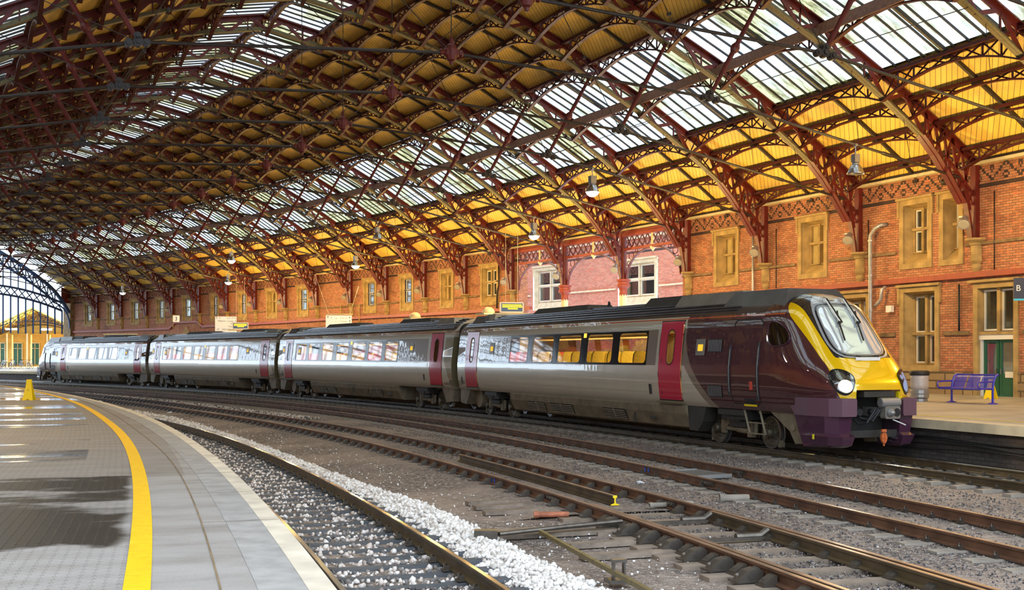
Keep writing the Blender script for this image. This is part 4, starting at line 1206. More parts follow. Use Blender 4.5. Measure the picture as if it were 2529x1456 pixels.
bk = MB(); bk.box((1.0, 0, z1 + .02), (2.0, 2 * h + .1, .06)); bk.box((.98, h + .02, 2.8), (1.9, .06, 3.9)); bk.box((.98, -h - .02, 2.8), (1.9, .06, 3.9)); bk.build('reveal', M['stone'], d)
gb = MB(); gb.lathe([(0, -.16), (.12, -.12), (.16, 0), (.12, .12), (0, .16)], (1.0, -.45, 3.75), n=14); gb.build('globe_lamp', M['cream'], d, smooth=True)

# pointed arch doorway far along
mb = MB()
def archpts(r0, zc, n=10):
    out = []
    for k in range(n + 1): out.append((-r0 + 2 * r0 * k / n, zc + r0 * 1.35 * (1 - abs(2 * k / n - 1) ** 1.6)))
    return out
d2 = thing('door_2', 'pointed stone arch doorway glowing yellow far along the wall', 'doorway', WP(WALL, 86.45, 0), ang(86.45), kind='structure')
o1 = archpts(1.5, 3.0); o2 = archpts(.95, 3.0)
mb.rings([[(-.06, y, z) for y, z in [(-1.5, .9)] + o1 + [(1.5, .9)]], [(-.06, y, z) for y, z in [(-.95, .9)] + o2 + [(.95, .9)]], [(.5, y, z) for y, z in [(-.8, .9)] + [(y * .85, z - .1) for y, z in o2] + [(.8, .9)]]], closed=False)
mb.build('arch_surround', M['stone'], d2)
mb = MB(); mb.face([0], 0) if False else None
mb.rings([[(.02, -1.6, z), (.02, 1.6, z)] for z in (.9, 5.0)], closed=False)
mb = MB(); pts = [(-1.56, .9)] + archpts(1.5, 3.0) + [(1.56, .9)]
for k in range(len(o1) - 1):
    mb.quad((.0, o1[k][0], o1[k][1]), (.0, o1[k + 1][0], o1[k + 1][1]), (.0, o1[k + 1][0], 4.95), (.0, o1[k][0], 4.95), uv=[(o1[k][0], o1[k][1]), (o1[k + 1][0], o1[k + 1][1]), (o1[k + 1][0], 4.95), (o1[k][0], 4.95)])
mb.build('brick_spandrel', M['brick'], d2)
mb = MB(); mb.box((.55, 0, 2.9), (.04, 1.9, 4.2)); mb.build('door_infill', M['blockpanel'], d2)

# corbels, columns and floodlights at every truss
def corbel(s, label):
    t = thing('stone_corbel', label, 'corbel', WP(WALL, s, 0), ang(s), 'stone corbels under the roof trusses')
    mb = MB(); n = 8
    def ring(r, z, cx=-.02): return [(cx - r * math.sin(PI * k / n), r * math.cos(PI * k / n) * .9, z) for k in range(n + 1)]
    prof = [(.02, 4.88), (.08, 4.98), (.12, 5.08), (.20, 5.22), (.20, 5.28), (.16, 5.34), (.23, 5.42), (.25, 5.46), (.22, 5.5), (.22, 5.95), (.26, 5.98), (.27, 6.03), (.30, 6.06), (.40, 6.12), (.42, 6.14), (.42, 6.2), (.0, 6.2)]
    mb.rings([ring(r, z) for r, z in prof], closed=False)
    o = mb.build('corbel_block', M['stone'], t)
    return t
c0 = None; k = 0
ribs_w = [s for s in RIBS if s > -6]
for s in ribs_w:
    if s in (27.64, 33.08): continue
    if s == 22.4 : pass
    lb = 'carved stone corbel carrying the %s truss from the camera side' % ORD[RIBS.index(s)]
    if c0 is None: c0 = corbel(s, lb); o = c0
    else: o = copy_tree(c0); o['label'] = lb
    o.location = WP(WALL, s, 0); o.rotation_euler = (0, 0, ang(s))
def column(s, label):
    t = thing('iron_column', label, 'column', WP(12.86, s, .9), ang(s), 'cast iron columns in the wall opening')
    sh = MB(); n = 8; sh.lathe([(.30, 0), (.30, .2), (.23, .26), (.21, .35), (.19, 4.55)], n=8); sh.build('shaft', M['cream'], t)
    cp = MB(); cp.lathe([(.20, 4.50), (.20, 4.72), (.24, 4.80), (.34, 4.88), (.36, 4.90), (.36, 4.98), (.31, 5.02), (.31, 5.14), (.38, 5.18), (.38, 5.27), (.28, 5.30)], n=8)
    for q in range(8):
        a = PI / 8 + q * PI / 4; cp.lathe([(.0, 4.40), (.045, 4.50), (.045, 4.56)], (.175 * math.cos(a), .175 * math.sin(a), 0), n=6)
    cp.build('capital', M['redpaint'], t)
    up = MB(); up.lathe([(.15, 5.28), (.15, 7.6)], n=8); up.box((0, 0, 6.4), (.34, .1, 2.3)); up.box((0, 0, 6.4), (.1, .34, 2.3)); up.build('upper_post', M['maroon'], t)
    return t
column(27.64, 'red and cream iron column, nearer one in the wall opening'); column(33.08, 'red and cream iron column, farther one in the wall opening')
# arcade beams with lattice and arched brackets
for i, (a, b) in enumerate([(22.75, 27.64), (27.64, 33.08), (33.08, 38.15)]):
    t = thing('arcade_beam', 'red lattice beam with arched brackets, %s bay of the wall opening from the right' % ORD[i], 'beam', group='arcade beams in the wall opening')
    L = b - a; f = lambda u, z, a=a, b=b: WP(12.9, a + (b - a) * u, z)
    m1 = MB(); m1.bar(f(0, 8.42), f(1, 8.42), .34, .16); m1.bar(f(0, 8.55), f(1, 8.55), .2, .14); m1.bar(f(0, 7.70), f(1, 7.70), .2, .12); m1.build('flange', M['redpaint'], t)
    m2 = MB()
    for k in range(10):
        u0, u1 = .05 + k * .09, .05 + (k + 1) * .09
        m2.bar(f(u0, 8.36), f(u1, 7.76), .03, .06); m2.bar(f(u0, 7.76), f(u1, 8.36), .03, .06)
    m2.build('lattice', M['maroon'], t)
    m3 = MB()
    for sg in (0, 1):
        pts = []
        for k in range(11):
            q = PI / 2 * k / 10; u = .045 + .44 * (1 - math.cos(q)); z = 6.15 + 1.5 * math.sin(q)
            pts.append(f(u if sg == 0 else 1 - u, z))
        for p, q in zip(pts, pts[1:]): m3.bar(p, q, .12, .06)
        for uc, zc, rr in ((.13, 7.35, .2), (.085, 6.95, .12), (.22, 7.55, .1)):
            cc = [f((uc + rr / L * math.cos(w_ * PI / 6)) if sg == 0 else 1 - (uc + rr / L * math.cos(w_ * PI / 6)), zc + rr * math.sin(w_ * PI / 6)) for w_ in range(13)]
            m3.tube(cc, .022, 5, cap=False)
        m3.bar(f(.02 if sg == 0 else .98, 6.2), f(.02 if sg == 0 else .98, 7.7), .1, .1)
    m3.build('arched_bracket', M['maroon'], t)
    m4 = MB(); m4.box((0, 0, 0), (.1, .16, .8), M=Matrix.Translation(f(.5, 8.05)) @ Matrix.Rotation(ang((a + b) / 2), 4, 'Z')); m4.lathe([(.02, -.22), (.09, -.12), (.14, -.05), (.14, .03)], tuple(f(.5, 7.65)), n=8); m4.build('centre_boss', M['cream'], t)

def floodlight(label):
    t = thing('floodlight', label, 'floodlight', group='floodlights on the truss brackets')
    b_ = MB(); b_.bar((.3, .16, .1), (-.12, .16, .1), .03, .03); b_.bar((.05, -.02, .16), (.05, .3, .16), .03, .03); b_.bar((-.0, .02, .16), (-.0, .02, .0), .02, .1); b_.build('bracket', M['galv'], t)
    hb = MB(); D = Vector((-.50, -.42, -.55)).normalized(); S_ = Vector((0, 0, .08))
    hb.tube([S_ - D * .12, S_ - D * .06, S_ + D * .10, S_ + D * .34, S_ + D * .36], [.06, .09, .12, .20, .20], 14); hb.build('lamp_housing', M['galv'], t)
    le = MB(); le.tube([S_ + D * .36, S_ + D * .375], [.175, .15], 14); le.build('lamp_glass', M['amberlens'], t)
    ld = bpy.data.lights.new('amber_fill', 'POINT'); ld.energy = 420; ld.color = (1.0, .64, .20); ld.shadow_soft_size = .02  # added amber fill in open air; the floodlights themselves are off
    lo2 = bpy.data.objects.new('amber_fill', ld); COL.objects.link(lo2); lo2.parent = t; lo2.location = (-3.2, -2.7, .1)
    return t
f0 = None
for s in ribs_w:
    i = RIBS.index(s)
    lb = 'grey cone floodlight on the bracket of the %s truss from the camera side' % ORD[i]
    if f0 is None: f0 = floodlight(lb); o = f0
    else: o = copy_tree(f0); o['label'] = lb
    o.location = WP(12.30, s - .12, 6.75); o.rotation_euler = (0, 0, ang(s))
    if s > 80:
        for c in o.children:
            if c.type == 'LIGHT':
                c.data = c.data.copy(); c.data.energy = 30; c.data.color = (1, .8, .55)

# pipes on the wall
def wall_pipe(pts, r, m, label, name='drainpipe'):
    t = thing(name, label, 'pipe'); mb = MB(); mb.tube([WP(*p) for p in pts], r, 10); mb.build('pipe_run', M[m], t, smooth=True)
    cl = MB(); zs = [p[2] for p in pts]
    o, s, z = pts[len(pts) // 2]
    for zz in np.arange(min(zs) + .4, max(zs) - .3, 1.3):
        cl.lathe([(r * 1.25, 0), (r * 1.25, .06)], tuple(WP(o, s, zz)), n=10)
    cl.build('pipe_clip', M[m], t)
wall_pipe([(12.95, 10.0, 7.12), (12.7, 10.05, 7.1), (12.62, 10.25, 7.0), (12.6, 10.47, 6.75), (12.6, 10.47, 4), (12.6, 10.47, .92)], .075, 'galv', 'tall grey pipe with a bend at its top, on the wall behind the train nose')
wall_pipe([(12.7, 10.38, 4.1), (12.65, 10.2, 4.15), (12.65, 9.98, 4.35), (12.65, 9.95, 4.7), (12.8, 9.9, 4.8)], .06, 'galv', 'short grey branch pipe curling off the tall grey pipe')
wall_pipe([(12.9, 17.77, 8.3), (12.9, 17.77, 5), (12.9, 17.77, .92)], .05, 'galv', 'straight grey downpipe between the two blind windows')
wall_pipe([(12.92, 4.95 + 1.6, 4.7), (12.92, 6.55, 3.6), (12.92, 6.55, 3.1)], .035, 'black', 'thin black conduit between the ground floor window and green door')
wall_pipe([(12.93, 10.95, 7.4), (12.93, 10.95, 6.3), (12.93, 10.95, 5.1)], .02, 'iron', 'thin conduit beside the corbel over the train nose')
wall_pipe([(12.93, 16.3, 7.6), (12.93, 16.3, 6.3), (12.93, 16.3, 5.1)], .02, 'iron', 'thin conduit left of the corbel between the blind windows')
wall_pipe([(12.93, 5.05, 7.7), (12.93, 5.05, 6.3), (12.93, 5.05, 5.1)], .02, 'iron', 'thin conduit right of the rightmost corbel')
wall_pipe([(12.9, 40.1, 7.8), (12.9, 40.1, 6.6), (12.9, 40.3, 6.2), (12.9, 40.3, 5.1)], .05, 'iron', 'dark drainpipe just left of the wall opening')
wall_pipe([(12.85, 60.6, 6.1), (12.85, 60.6, 5.6), (12.85, 60.6, 4.5)], .06, 'stone', 'left pale vent pipe behind the middle sign')
wall_pipe([(12.85, 57.9, 6.1), (12.85, 57.9, 5.6), (12.85, 57.9, 4.5)], .06, 'stone', 'right pale vent pipe behind the middle sign')
mb = MB(); mb.box((0, 0, 0), (.14, .28, .24)); mb.box((-.08, 0, -.1), (.05, .2, .06))
tag(mb.build('junction_box', M['white'], loc=WP(12.85, 9.75, 3.98), rz=ang(9.75)), 'white box on the wall below the curled grey pipe', 'box')
mb = MB(); mb.lathe([(0.02, 0), (.16, .02), (.2, .1), (.16, .2), (.02, .24)], (0, 0, -.1), n=14)
tag(mb.build('loudspeaker', M['iron'], loc=WP(12.75, 6.95, 8.25), rz=0, smooth=True), 'dark round loudspeaker under the eaves above the right windows', 'loudspeaker')

# setback building seen through the opening
mb = MB()
hb = [(33.95, 37.7, 5.36, 8.1), (43.0, 46.6, 5.4, 8.3)]
surf_holes(srange(24, 60, 2), [0.8, 6.4, 8.6, 10.6], hb, lambda s, z: WP(20, s, z), mb, uvf=lambda s, z: (s, z - .62))
tag(mb.build('wall_back', M['brickback']), 'pink brick wall of the building behind the wall opening', 'wall', kind='structure')
for (a, b, c, d), lb in zip(hb, ['right', 'left']): window(a, b, c, d, 'two', 'pale four-light stone window on the %s of the building behind the wall opening' % lb, wall=20, stone='palestone')
mb = MB(); 
for z in (6.42,): 
    for s0, s1 in ((24, 33.8), (37.9, 42.9), (46.8, 60)): mb.bar(WP(19.95, s0, z), WP(19.95, s1, z), .12, .1)
for s0, s1 in zip(srange(24, 60, 3), srange(24, 60, 3)[1:]): mb.bar(WP(19.9, s0, 9.5), WP(19.9, s1, 9.5), .2, .25)
tag(mb.build('trim_8', M['palestone']), 'pale stone bands on the building behind the opening', 'string course', kind='structure')
mb = MB(); mb.box((0, 0, 2.7), (.12, .22, 5.4)); tag(mb.build('green_post', pm('pale_green_paint', (0.30, 0.52, 0.42), 0.5), loc=WP(14.6, 24.6, .9), rz=ang(25)), 'pale green post just inside the right edge of the wall opening', 'post')

# near side wall, mostly behind the camera view
mb = MB()
hl = []
surf_holes(srange(-26, 108, 4), [.85, 8.8], hl, lambda s, z: WP(-24.7, s, z), mb)
tag(mb.build('wall_left', M['brick']), 'brick wall of the near platform side', 'wall', kind='structure')

# ================================================================== END SCREEN AND BEYOND
t = thing('end_screen', 'glazed iron screen tinted with a sky blue cast, closing the far end of the shed', 'screen')
SE = 108.0
sc = MB(); bars = MB()
ff = lambda d, z: WP(RIDGE + d, SE, z)
dd = [18.4 - 36.8 * i / 46 for i in range(47)]
def low(d): return botz(d) - 1.15
for a, b in zip(dd, dd[1:]):
    sc.bar(ff(a, botz(a)), ff(b, botz(b)), .3, .3); 
    if abs(a) < 17.4 and abs(b) < 17.4:
        sc.bar(ff(a, low(a)), ff(b, low(b)), .2, .2)
        sc.bar(ff(a, botz(a)), ff(b, low(b)), .1, .1); sc.bar(ff(a, low(a)), ff(b, botz(b)), .1, .1)
def gird(d): return 9.55 - max(0, abs(d) - 9) ** 2 * .022
for a, b in zip(dd, dd[1:]):
    if abs(a) < 18.0 and abs(b) < 18:
        sc.bar(ff(a, gird(a)), ff(b, gird(b)), .25, .2); sc.bar(ff(a, gird(a) - .85), ff(b, gird(b) - .85), .25, .2)
        sc.bar(ff(a, gird(a)), ff(b, gird(b) - .85), .08, .09); sc.bar(ff(a, gird(a) - .85), ff(b, gird(b)), .08, .09)
sc.build('lattice_girder', M['skyiron'], t)
for d in np.arange(-17.6, 17.7, .8):
    top = botz(d)
    bars.bar(ff(d, gird(d) - .85), ff(d, 4.6), .13, .13)
    if top > gird(d) + .2: bars.bar(ff(d, gird(d)), ff(d, top), .1, .1)
bars.bar(ff(-17.8, 6.6), ff(4, 6.6), .06, .08)
for z in (10.4, 11.2, 12.2, 13.3): 
    dm = max([d for d in np.arange(0, 18, .25) if botz(d) > z] or [0]); bars.bar(ff(-dm, z), ff(dm, z), .1, .1)
bars.build('glazing_bars', M['skyiron'], t)
br = MB()
pts = [(18.6 - 1.9 * math.sin(q) , 5.6 + 2.6 * (1 - math.cos(q)) * 1.0) for q in np.linspace(0, PI / 2, 9)]
pts = [(18.5, 5.2), (18.42, 6.0), (18.2, 6.7), (17.8, 7.3), (17.2, 7.75), (16.5, 8.0)]
for a, b in zip(pts, pts[1:]): br.bar(ff(*a), ff(*b), .16, .12)
br.build('end_bracket', M['skyiron'], t)
mb = MB(); mb.box((0, 0, 4.2), (1.3, 1.5, 9.2)); mb.box((-.1, 0, 8.3), (1.7, 1.7, .3)); mb.box((-.1, 0, 1.2), (1.6, 1.6, 1.0))
tag(mb.build('trim_9', M['stonedark'], loc=WP(13.3, 108.6, 0), rz=ang(108)), 'dark stone pier at the far end of the brick wall', 'pier', kind='structure')
mb = MB(); 
for (a, b) in ((11.6, 13.0),): mb.quad(WP(a, 107.9, 7.9), WP(b, 107.9, 7.9), WP(b, 107.9, 9.2), WP(a, 107.9, 9.6), uv=[(0, 0), (1, 0), (1, 1), (0, 1)])
tag(mb.build('trim_10', M['maroon']), 'dark red panel beside the far pier under the roof', 'panel', kind='structure')

# gabled canopy building beyond, lit yellow
def GC(u, z, y=0.0): return Vector((-60.7 + u + y * -.35, 150 + y, z))
t = thing('canopy_building', 'gabled station canopy glowing yellow beyond the far end', 'canopy')
rf = MB()
for sg in (-1, 1):
    rf.rings([[GC(0, 8.45, y), GC(sg * 7.5, 4.9, y), GC(sg * 7.5, 4.75, y), GC(0, 8.25, y)] for y in (0, 26)])
rf.build('canopy_roof', pm('ochre_boarding', (0.80, 0.52, 0.12), .6), t)
ge = MB(); ge.rings([[GC(0, 8.3, y), GC(7.4, 4.9, y), GC(-7.4, 4.9, y)] for y in (25.5, 25.9)]); ge.build('gable_end', M['cream'], t)
tr = MB()
for y in (0.1, 5, 10, 15, 20):
    for sg in (-1, 1):
        tr.bar(GC(0, 8.3, y), GC(sg * 7.5, 4.85, y), .14, .2)
        for k in range(9):
            u0, u1 = sg * 7.2 * k / 9, sg * 7.2 * (k + 1) / 9
            zt = lambda u: 8.25 - abs(u) * .465
            zb = lambda u: 6.75 - (abs(u) / 7.2) ** 2 * 2.2
            tr.bar(GC(u0, zb(u0), y), GC(u1, zb(u1), y), .1, .1); tr.bar(GC(u0, zt(u0), y), GC(u1, zb(u1), y), .06, .06)
            tr.bar(GC(u1, zt(u1), y), GC(u1, zb(u1), y), .06, .06)
tr.build('gable_truss', M['iron'], t)
wl = MB(); wl.box((-64.5, 172, 3.0), (24, .4, 5.2)); wl.build('back_wall', pm('ochre_render', (0.72, 0.48, 0.14), 0.8, noise=.2, nscale=1), t)
dr = MB()
for k in range(9):
    x = -74 + k * 2.5
    dr.box((x, 171.7, 2.6), (1.15, .1, 3.0)); 
dr.build('door_panel', M['green'], t)
fr = MB()
for k in range(9):
    x = -74 + k * 2.5
    wf = [(x - .65, 2.6, .12, 3.2), (x + .65, 2.6, .12, 3.2), (x, 4.2, 1.4, .14), (x, 2.6, .08, 3.0), (x, 3.4, 1.2, .07)]
    for a, z, w, hh in wf: fr.box((a, 171.6, z), (w, .12, hh))
fr.build('door_frame', M['cream'], t)
cl = MB()
for k in range(6):
    for y in (3, 13): cl.tube([GC(-6 + 2.6 * k, .9, y), GC(-6 + 2.6 * k, 5.2, y)], .10, 8)
cl.build('canopy_post', M['cream'], t)
for k, (u, y) in enumerate([(-2.9, 4), (1.6, 5)]):
    l = MB(); l.box((0, 0, 0), (1.3, .5, .16)); 
    q = thing('canopy_light', 'glowing %s strip light under the far yellow canopy' % ['left', 'right'][k], 'lamp', tuple(GC(u, 5.75, y)))
    l.build('light_tube', pm('strip_light', (1, 1, 1), .4, emit=(1, .95, 1.0), es=14), q)
    l = MB(); l.box((0, 0, .14), (1.5, .6, .1)); l.build('light_housing', M['white'], q)
    ld = bpy.data.lights.new('canopy_glow', 'POINT'); ld.energy = 1500; ld.color = (1, .68, .2); ld.shadow_soft_size = .2
    lo2 = bpy.data.objects.new('canopy_glow', ld); COL.objects.link(lo2); lo2.parent = q; lo2.location = (0, 2, -.8)
mb = MB(); mb.box((-66, 160, .45), (60, 60, .9)); tag(mb.build('floor_forecourt', M['farplat']), 'paving under the far yellow canopy', 'paving', kind='structure')

# parked bicycles
def bicycle(label):
    t = thing('bicycle', label, 'bicycle', group='bicycles parked in a row beyond the far end')
    for x in (-.52, .52):
        w = MB(); w.tube([(x + .33 * math.cos(k * PI / 8), 0, .34 + .33 * math.sin(k * PI / 8)) for k in range(17)], .022, 5, cap=False)
        for k in range(4):
            a = k * PI / 4; w.bar((x + .32 * math.cos(a), 0, .34 + .32 * math.sin(a)), (x - .32 * math.cos(a), 0, .34 - .32 * math.sin(a)), .008, .008, up=(0, 1, 0))
        w.build('wheel', M['black'], t)
    f = MB()
    for a, b in (((-.52, .34), (-.1, .32)), ((-.1, .32), (-.25, .82)), ((-.25, .82), (.36, .86)), ((-.1, .32), (.36, .8)), ((-.52, .34), (-.22, .75)), ((.52, .34), (.36, .98))): f.tube([(a[0], 0, a[1]), (b[0], 0, b[1])], .02, 6)
    f.build('frame', M['grey'], t)
    f = MB(); f.box((-.28, 0, .92), (.24, .12, .06)); f.build('saddle', M['black'], t)
    f = MB(); f.tube([(.30, -.25, 1.02), (.36, 0, 1.0), (.30, .25, 1.02)], .015, 6); f.build('handlebar', M['black'], t)
    return t
b0 = None
for k in range(16):
    lb = 'parked bicycle beyond the far end, %s from the left' % ORD[k]
    if b0 is None: b0 = bicycle(lb); o = b0
    else: o = copy_tree(b0); o['label'] = lb
    x = -62.5 + k * .62 + random.uniform(-.1, .1); y = 134.0 + (k % 2) * .8 - k * .25
    o.location = (x * 1.0, y, .9); o.rotation_euler = (0, random.uniform(-.08, .08), math.radians(70 + random.uniform(-25, 25)))

# ================================================================== THE TRAIN
PROF = [(0.93, 1.24), (1.02, 1.28), (1.15, 1.315), (1.5, 1.355), (1.9, 1.365), (2.0, 1.358), (2.45, 1.305), (2.9, 1.252), (3.15, 1.222), (3.27, 1.165), (3.36, 1.08), (3.46, .96), (3.58, .77), (3.68, .55), (3.76, .28), (3.80, 0.0)]
pz = [p[0] for p in PROF]; pw = [p[1] for p in PROF]
def HW(z): return float(np.interp(z, pz, pw))
GAP = 6.934
def coach_frame(k):
    s0 = k * (15.9 + GAP)
    A = WP(.7175, s0); B = WP(.7175, s0 + 15.9)
    c = (A + B) / 2; d = (A - B).normalized()
    return c, math.atan2(d.y, d.x)

def livery(driving):
    m = mat('coach_livery_' + ('cab' if driving else 'trailer')); N = NT(m); b = bsdf(m)
    o = N.sep(N.obj()); l, z = o[0], o[2]
    n1 = N.noise(N.obj(), 2.0, 5)
    cream = N.mix(n1, (0.58, 0.52, 0.41, 1), (0.65, 0.59, 0.48, 1))
    low_tint = N.math('SUBTRACT', 1.0, N.smooth(z, .95, 1.12))  # brown tint, stronger towards the lower edge of the body side
    col = N.mix(N.math('MULTIPLY', low_tint, .5), cream, (0.16, 0.13, 0.07, 1))
    taupe = (0.26, 0.20, 0.155, 1)
    def band(a, b_, c, d):
        return N.math('MULTIPLY', N.math('MULTIPLY', N.math(G_, l, a), N.math(L_, l, b_)), N.math('MULTIPLY', N.math(G_, z, c), N.math(L_, z, d)))
    if driving:
        col = N.mix(band(-8.75, 4.5, 1.98, 2.97), col, taupe)
        col = N.mix(N.math('MULTIPLY', N.math(L_, l, -10.3), N.math(G_, z, 1.9)), col, taupe)
        q = N.math('MAXIMUM', N.math('DIVIDE', N.math('SUBTRACT', 2.75, z), 1.8), 0.0)
        gl = N.math('MULTIPLY_ADD', N.math('POWER', q, 1.7), 1.5, 5.98)
        tp = N.math('MULTIPLY', N.math(G_, l, N.math('SUBTRACT', gl, .33)), N.math(L_, z, 2.0))
        tp2 = N.math('MULTIPLY', N.math(G_, l, N.math('MULTIPLY_ADD', N.math('SUBTRACT', z, 2.0), -.12, 5.62)), N.math('MULTIPLY', N.math(G_, z, 1.98), N.math(L_, z, 2.97)))
        col = N.mix(N.math('MAXIMUM', tp, tp2), col, taupe)
        col = N.mix(N.math(G_, l, gl), col, (0.075, 0.017, 0.026, 1))
        # yellow front
        lb = N.n('ShaderNodeFloatCurve'); cv = lb.mapping.curves[0]
        pts = [(1.3, 11.82), (1.5, 11.76), (1.85, 11.60), (2.28, 11.17), (2.78, 10.65), (3.26, 10.16), (3.5, 9.95), (3.8, 9.9)]
        while len(cv.points) < len(pts): cv.points.new(.5, .5)
        for k, (a, c) in enumerate(pts): cv.points[k].location = ((a - 1.3) / 2.5, (c - 9) / 3)
        lb.mapping.update(); N.l.new(N.math('DIVIDE', N.math('SUBTRACT', z, 1.3), 2.5, clamp=True), lb.inputs['Value'])
        lbv = N.math('MULTIPLY_ADD', lb.outputs[0], 3.0, 9.0)
        yl = N.math(G_, l, lbv)
        col = N.mix(yl, col, (1.0, 0.60, 0.0, 1))
        w = N.math('ABSOLUTE', o[1])
        surr = N.math('MULTIPLY', N.math(L_, w, N.math('MULTIPLY_ADD', N.math('SUBTRACT', z, 2.17), .06, .78)), N.math('MULTIPLY', N.math(G_, z, 2.19), N.math(G_, l, 9.0)))
        # rounded lower corners of the black surround
        surr = N.math('MULTIPLY', surr, N.math(L_, N.math('ADD', w, N.math('MULTIPLY', N.math('SUBTRACT', 2.5, z), .55)), .93))
        rooff = N.math('MULTIPLY', N.math(G_, z, 3.40), N.math(L_, l, 9.85))
        blk = N.math('MAXIMUM', surr, rooff)
        col = N.mix(blk, col, (0.022, 0.022, 0.022, 1))
        ee = N.math('ADD', N.math('POWER', N.math('DIVIDE', w, .68), 2.0), N.math('POWER', N.math('DIVIDE', N.math('SUBTRACT', z, 3.25), .44), 2.0))
        sil = N.math('MULTIPLY', N.math(L_, ee, 1.0), N.math(G_, z, 3.2))
        col = N.mix(sil, col, (0.50, 0.50, 0.49, 1))
    else:
        col = N.mix(band(-8.55, 8.75, 1.98, 2.97), col, taupe)
        col = N.mix(N.math('MULTIPLY', N.math(G_, N.math('ABSOLUTE', l), N.math('MULTIPLY_ADD', N.math('MAXIMUM', N.math('SUBTRACT', 2.1, z), 0.0), .55, 10.38)), N.math('MULTIPLY', N.math(G_, z, 1.0), N.math(L_, z, 3.0))), col, (0.30, 0.24, 0.13, 1))
    red = N.math('MULTIPLY', N.math(G_, z, 3.20), N.math(L_, z, 3.235))
    if driving: red = N.math('MULTIPLY', red, N.math(L_, l, 10.1))
    col = N.mix(red, col, (0.55, 0.10, 0.03, 1))
    N.l.new(col, b.inputs['Base Color'])
    b.inputs['Roughness'].default_value = .25; b.inputs['Metallic'].default_value = .25; b.inputs['Coat Weight'].default_value = 1.0; b.inputs['Coat Roughness'].default_value = .02; b.inputs['Coat IOR'].default_value = 2.0
    wv = N.noise(N.comb(N.math('MULTIPLY', l, 1.4), N.math('MULTIPLY', z, .6)), 1.2, 2)
    N.l.new(N.bump(wv, .12, .03), b.inputs['Normal']); N.l.new(N.bump(wv, .12, .03), b.inputs['Coat Normal'])
    return m
M['livD'] = livery(True); M['livI'] = livery(False)
M['door'] = pm('crimson_door', (0.58, 0.012, 0.055), .22, coat=.8)
M['plum'] = pm('plum_bumper', (0.13, 0.06, 0.085), .38, coat=.3, bump=.15, bscale=200)
M['plumdark'] = pm('plum_skirt', (0.065, 0.022, 0.045), .25, coat=.6)
M['roofgrey'] = pm('train_roof_grey', (0.085, 0.072, 0.068), .22, .35, noise=.3, nscale=2)
M['rooflight'] = pm('train_roof_panel', (0.26, 0.24, 0.20), .35, .3, noise=.25, nscale=2)
M['skirt'] = pm('dusty_underframe', (0.22, 0.175, 0.11), .6, noise=.35, nscale=3)
M['skirtdark'] = pm('dark_underframe', (0.035, 0.03, 0.025), .6, noise=.3, nscale=4)
M['wheel'] = pm('worn_wheel', (0.14, 0.115, 0.075), .5, .5, noise=.4, nscale=8)
M['seat'] = pm('yellow_lit_seat', (0.78, 0.60, 0.10), .7)
M['seatred'] = pm('red_seat', (0.60, 0.07, 0.04), .7)
M['interior'] = pm('coach_interior', (0.70, 0.58, 0.32), .7)
M['coachlight'] = pm('coach_ceiling_light', (1, 1, 1), .5, emit=(1.0, .78, .35), es=6)
M['ledtrain'] = pm('amber_train_display', (0.5, 0.28, 0.02), 0.5, emit=(1.0, 0.55, 0.02), es=.6)
M['hlglass'] = glassmat('headlight_cover', (0.75, .78, .8), .14)
M['hlon'] = pm('headlight_on', (1, 1, 1), .3, emit=(1.0, .80, .5), es=40)
M['hlblue'] = pm('headlight_off_blue_sheen', (0.5, 0.6, 0.9), .1, .6, emit=(.6, .75, 1.0), es=.3)  # faint blue sheen painted by emission on lamps that are off
M['cabglass'] = pm('cab_side_glass', (0.01, 0.008, 0.006), .05, coat=1)

WIN_D = [(-5.81, -4.31), (-3.87, -2.25), (-1.81, -.22), (.28, 1.88), (2.33, 3.92)]
DOOR_D = [(-10.2, -8.95), (4.66, 5.86)]
WIN_I = [(-8.16, -6.5), (-6.06, -4.51), (-3.98, -2.5), (-1.95, -.4), (.18, 1.80), (2.22, 3.80), (4.25, 5.60)]
DOOR_I = [(-9.98, -8.70), (9.02, 10.2)]
WZ0, WZ1 = 2.04, 2.88
DZ0, DZ1 = 1.06, 3.16

def on_side(sg, l, z, off=0.0): return (l, sg * (HW(z) + off), z)
def side_ring(mb, sg, outer, inner, off, m=0):
    n = len(outer); b = len(mb.v)
    for p in outer: mb.v.append(on_side(sg, p[0], p[1], off))
    for p in inner: mb.v.append(on_side(sg, p[0], p[1], off))
    for k in range(n):
        j = (k + 1) % n; mb.face((b + k, b + j, b + n + j, b + n + k), m)
def side_patch(mb, sg, outline, off, m=0, rings=3):
    cx = sum(p[0] for p in outline) / len(outline); cz = sum(p[1] for p in outline) / len(outline); n = len(outline); b = len(mb.v)
    for r in range(rings):
        t = 1 - r / rings
        for p in outline: mb.v.append(on_side(sg, cx + (p[0] - cx) * t, cz + (p[1] - cz) * t, off))
    mb.v.append(on_side(sg, cx, cz, off))
    for r in range(rings - 1):
        for k in range(n):
            j = (k + 1) % n; mb.face((b + r * n + k, b + r * n + j, b + (r + 1) * n + j, b + (r + 1) * n + k), m)
    for k in range(n):
        j = (k + 1) % n; mb.face((b + (rings - 1) * n + k, b + (rings - 1) * n + j, b + rings * n), m)
def side_box(mb, sg, l0, l1, z0, z1, off, m=0):
    """raised panel following the body side"""
    side_patch(mb, sg, [(l0, z0), (l1, z0), (l1, z1), (l0, z1)], off, m, 2)

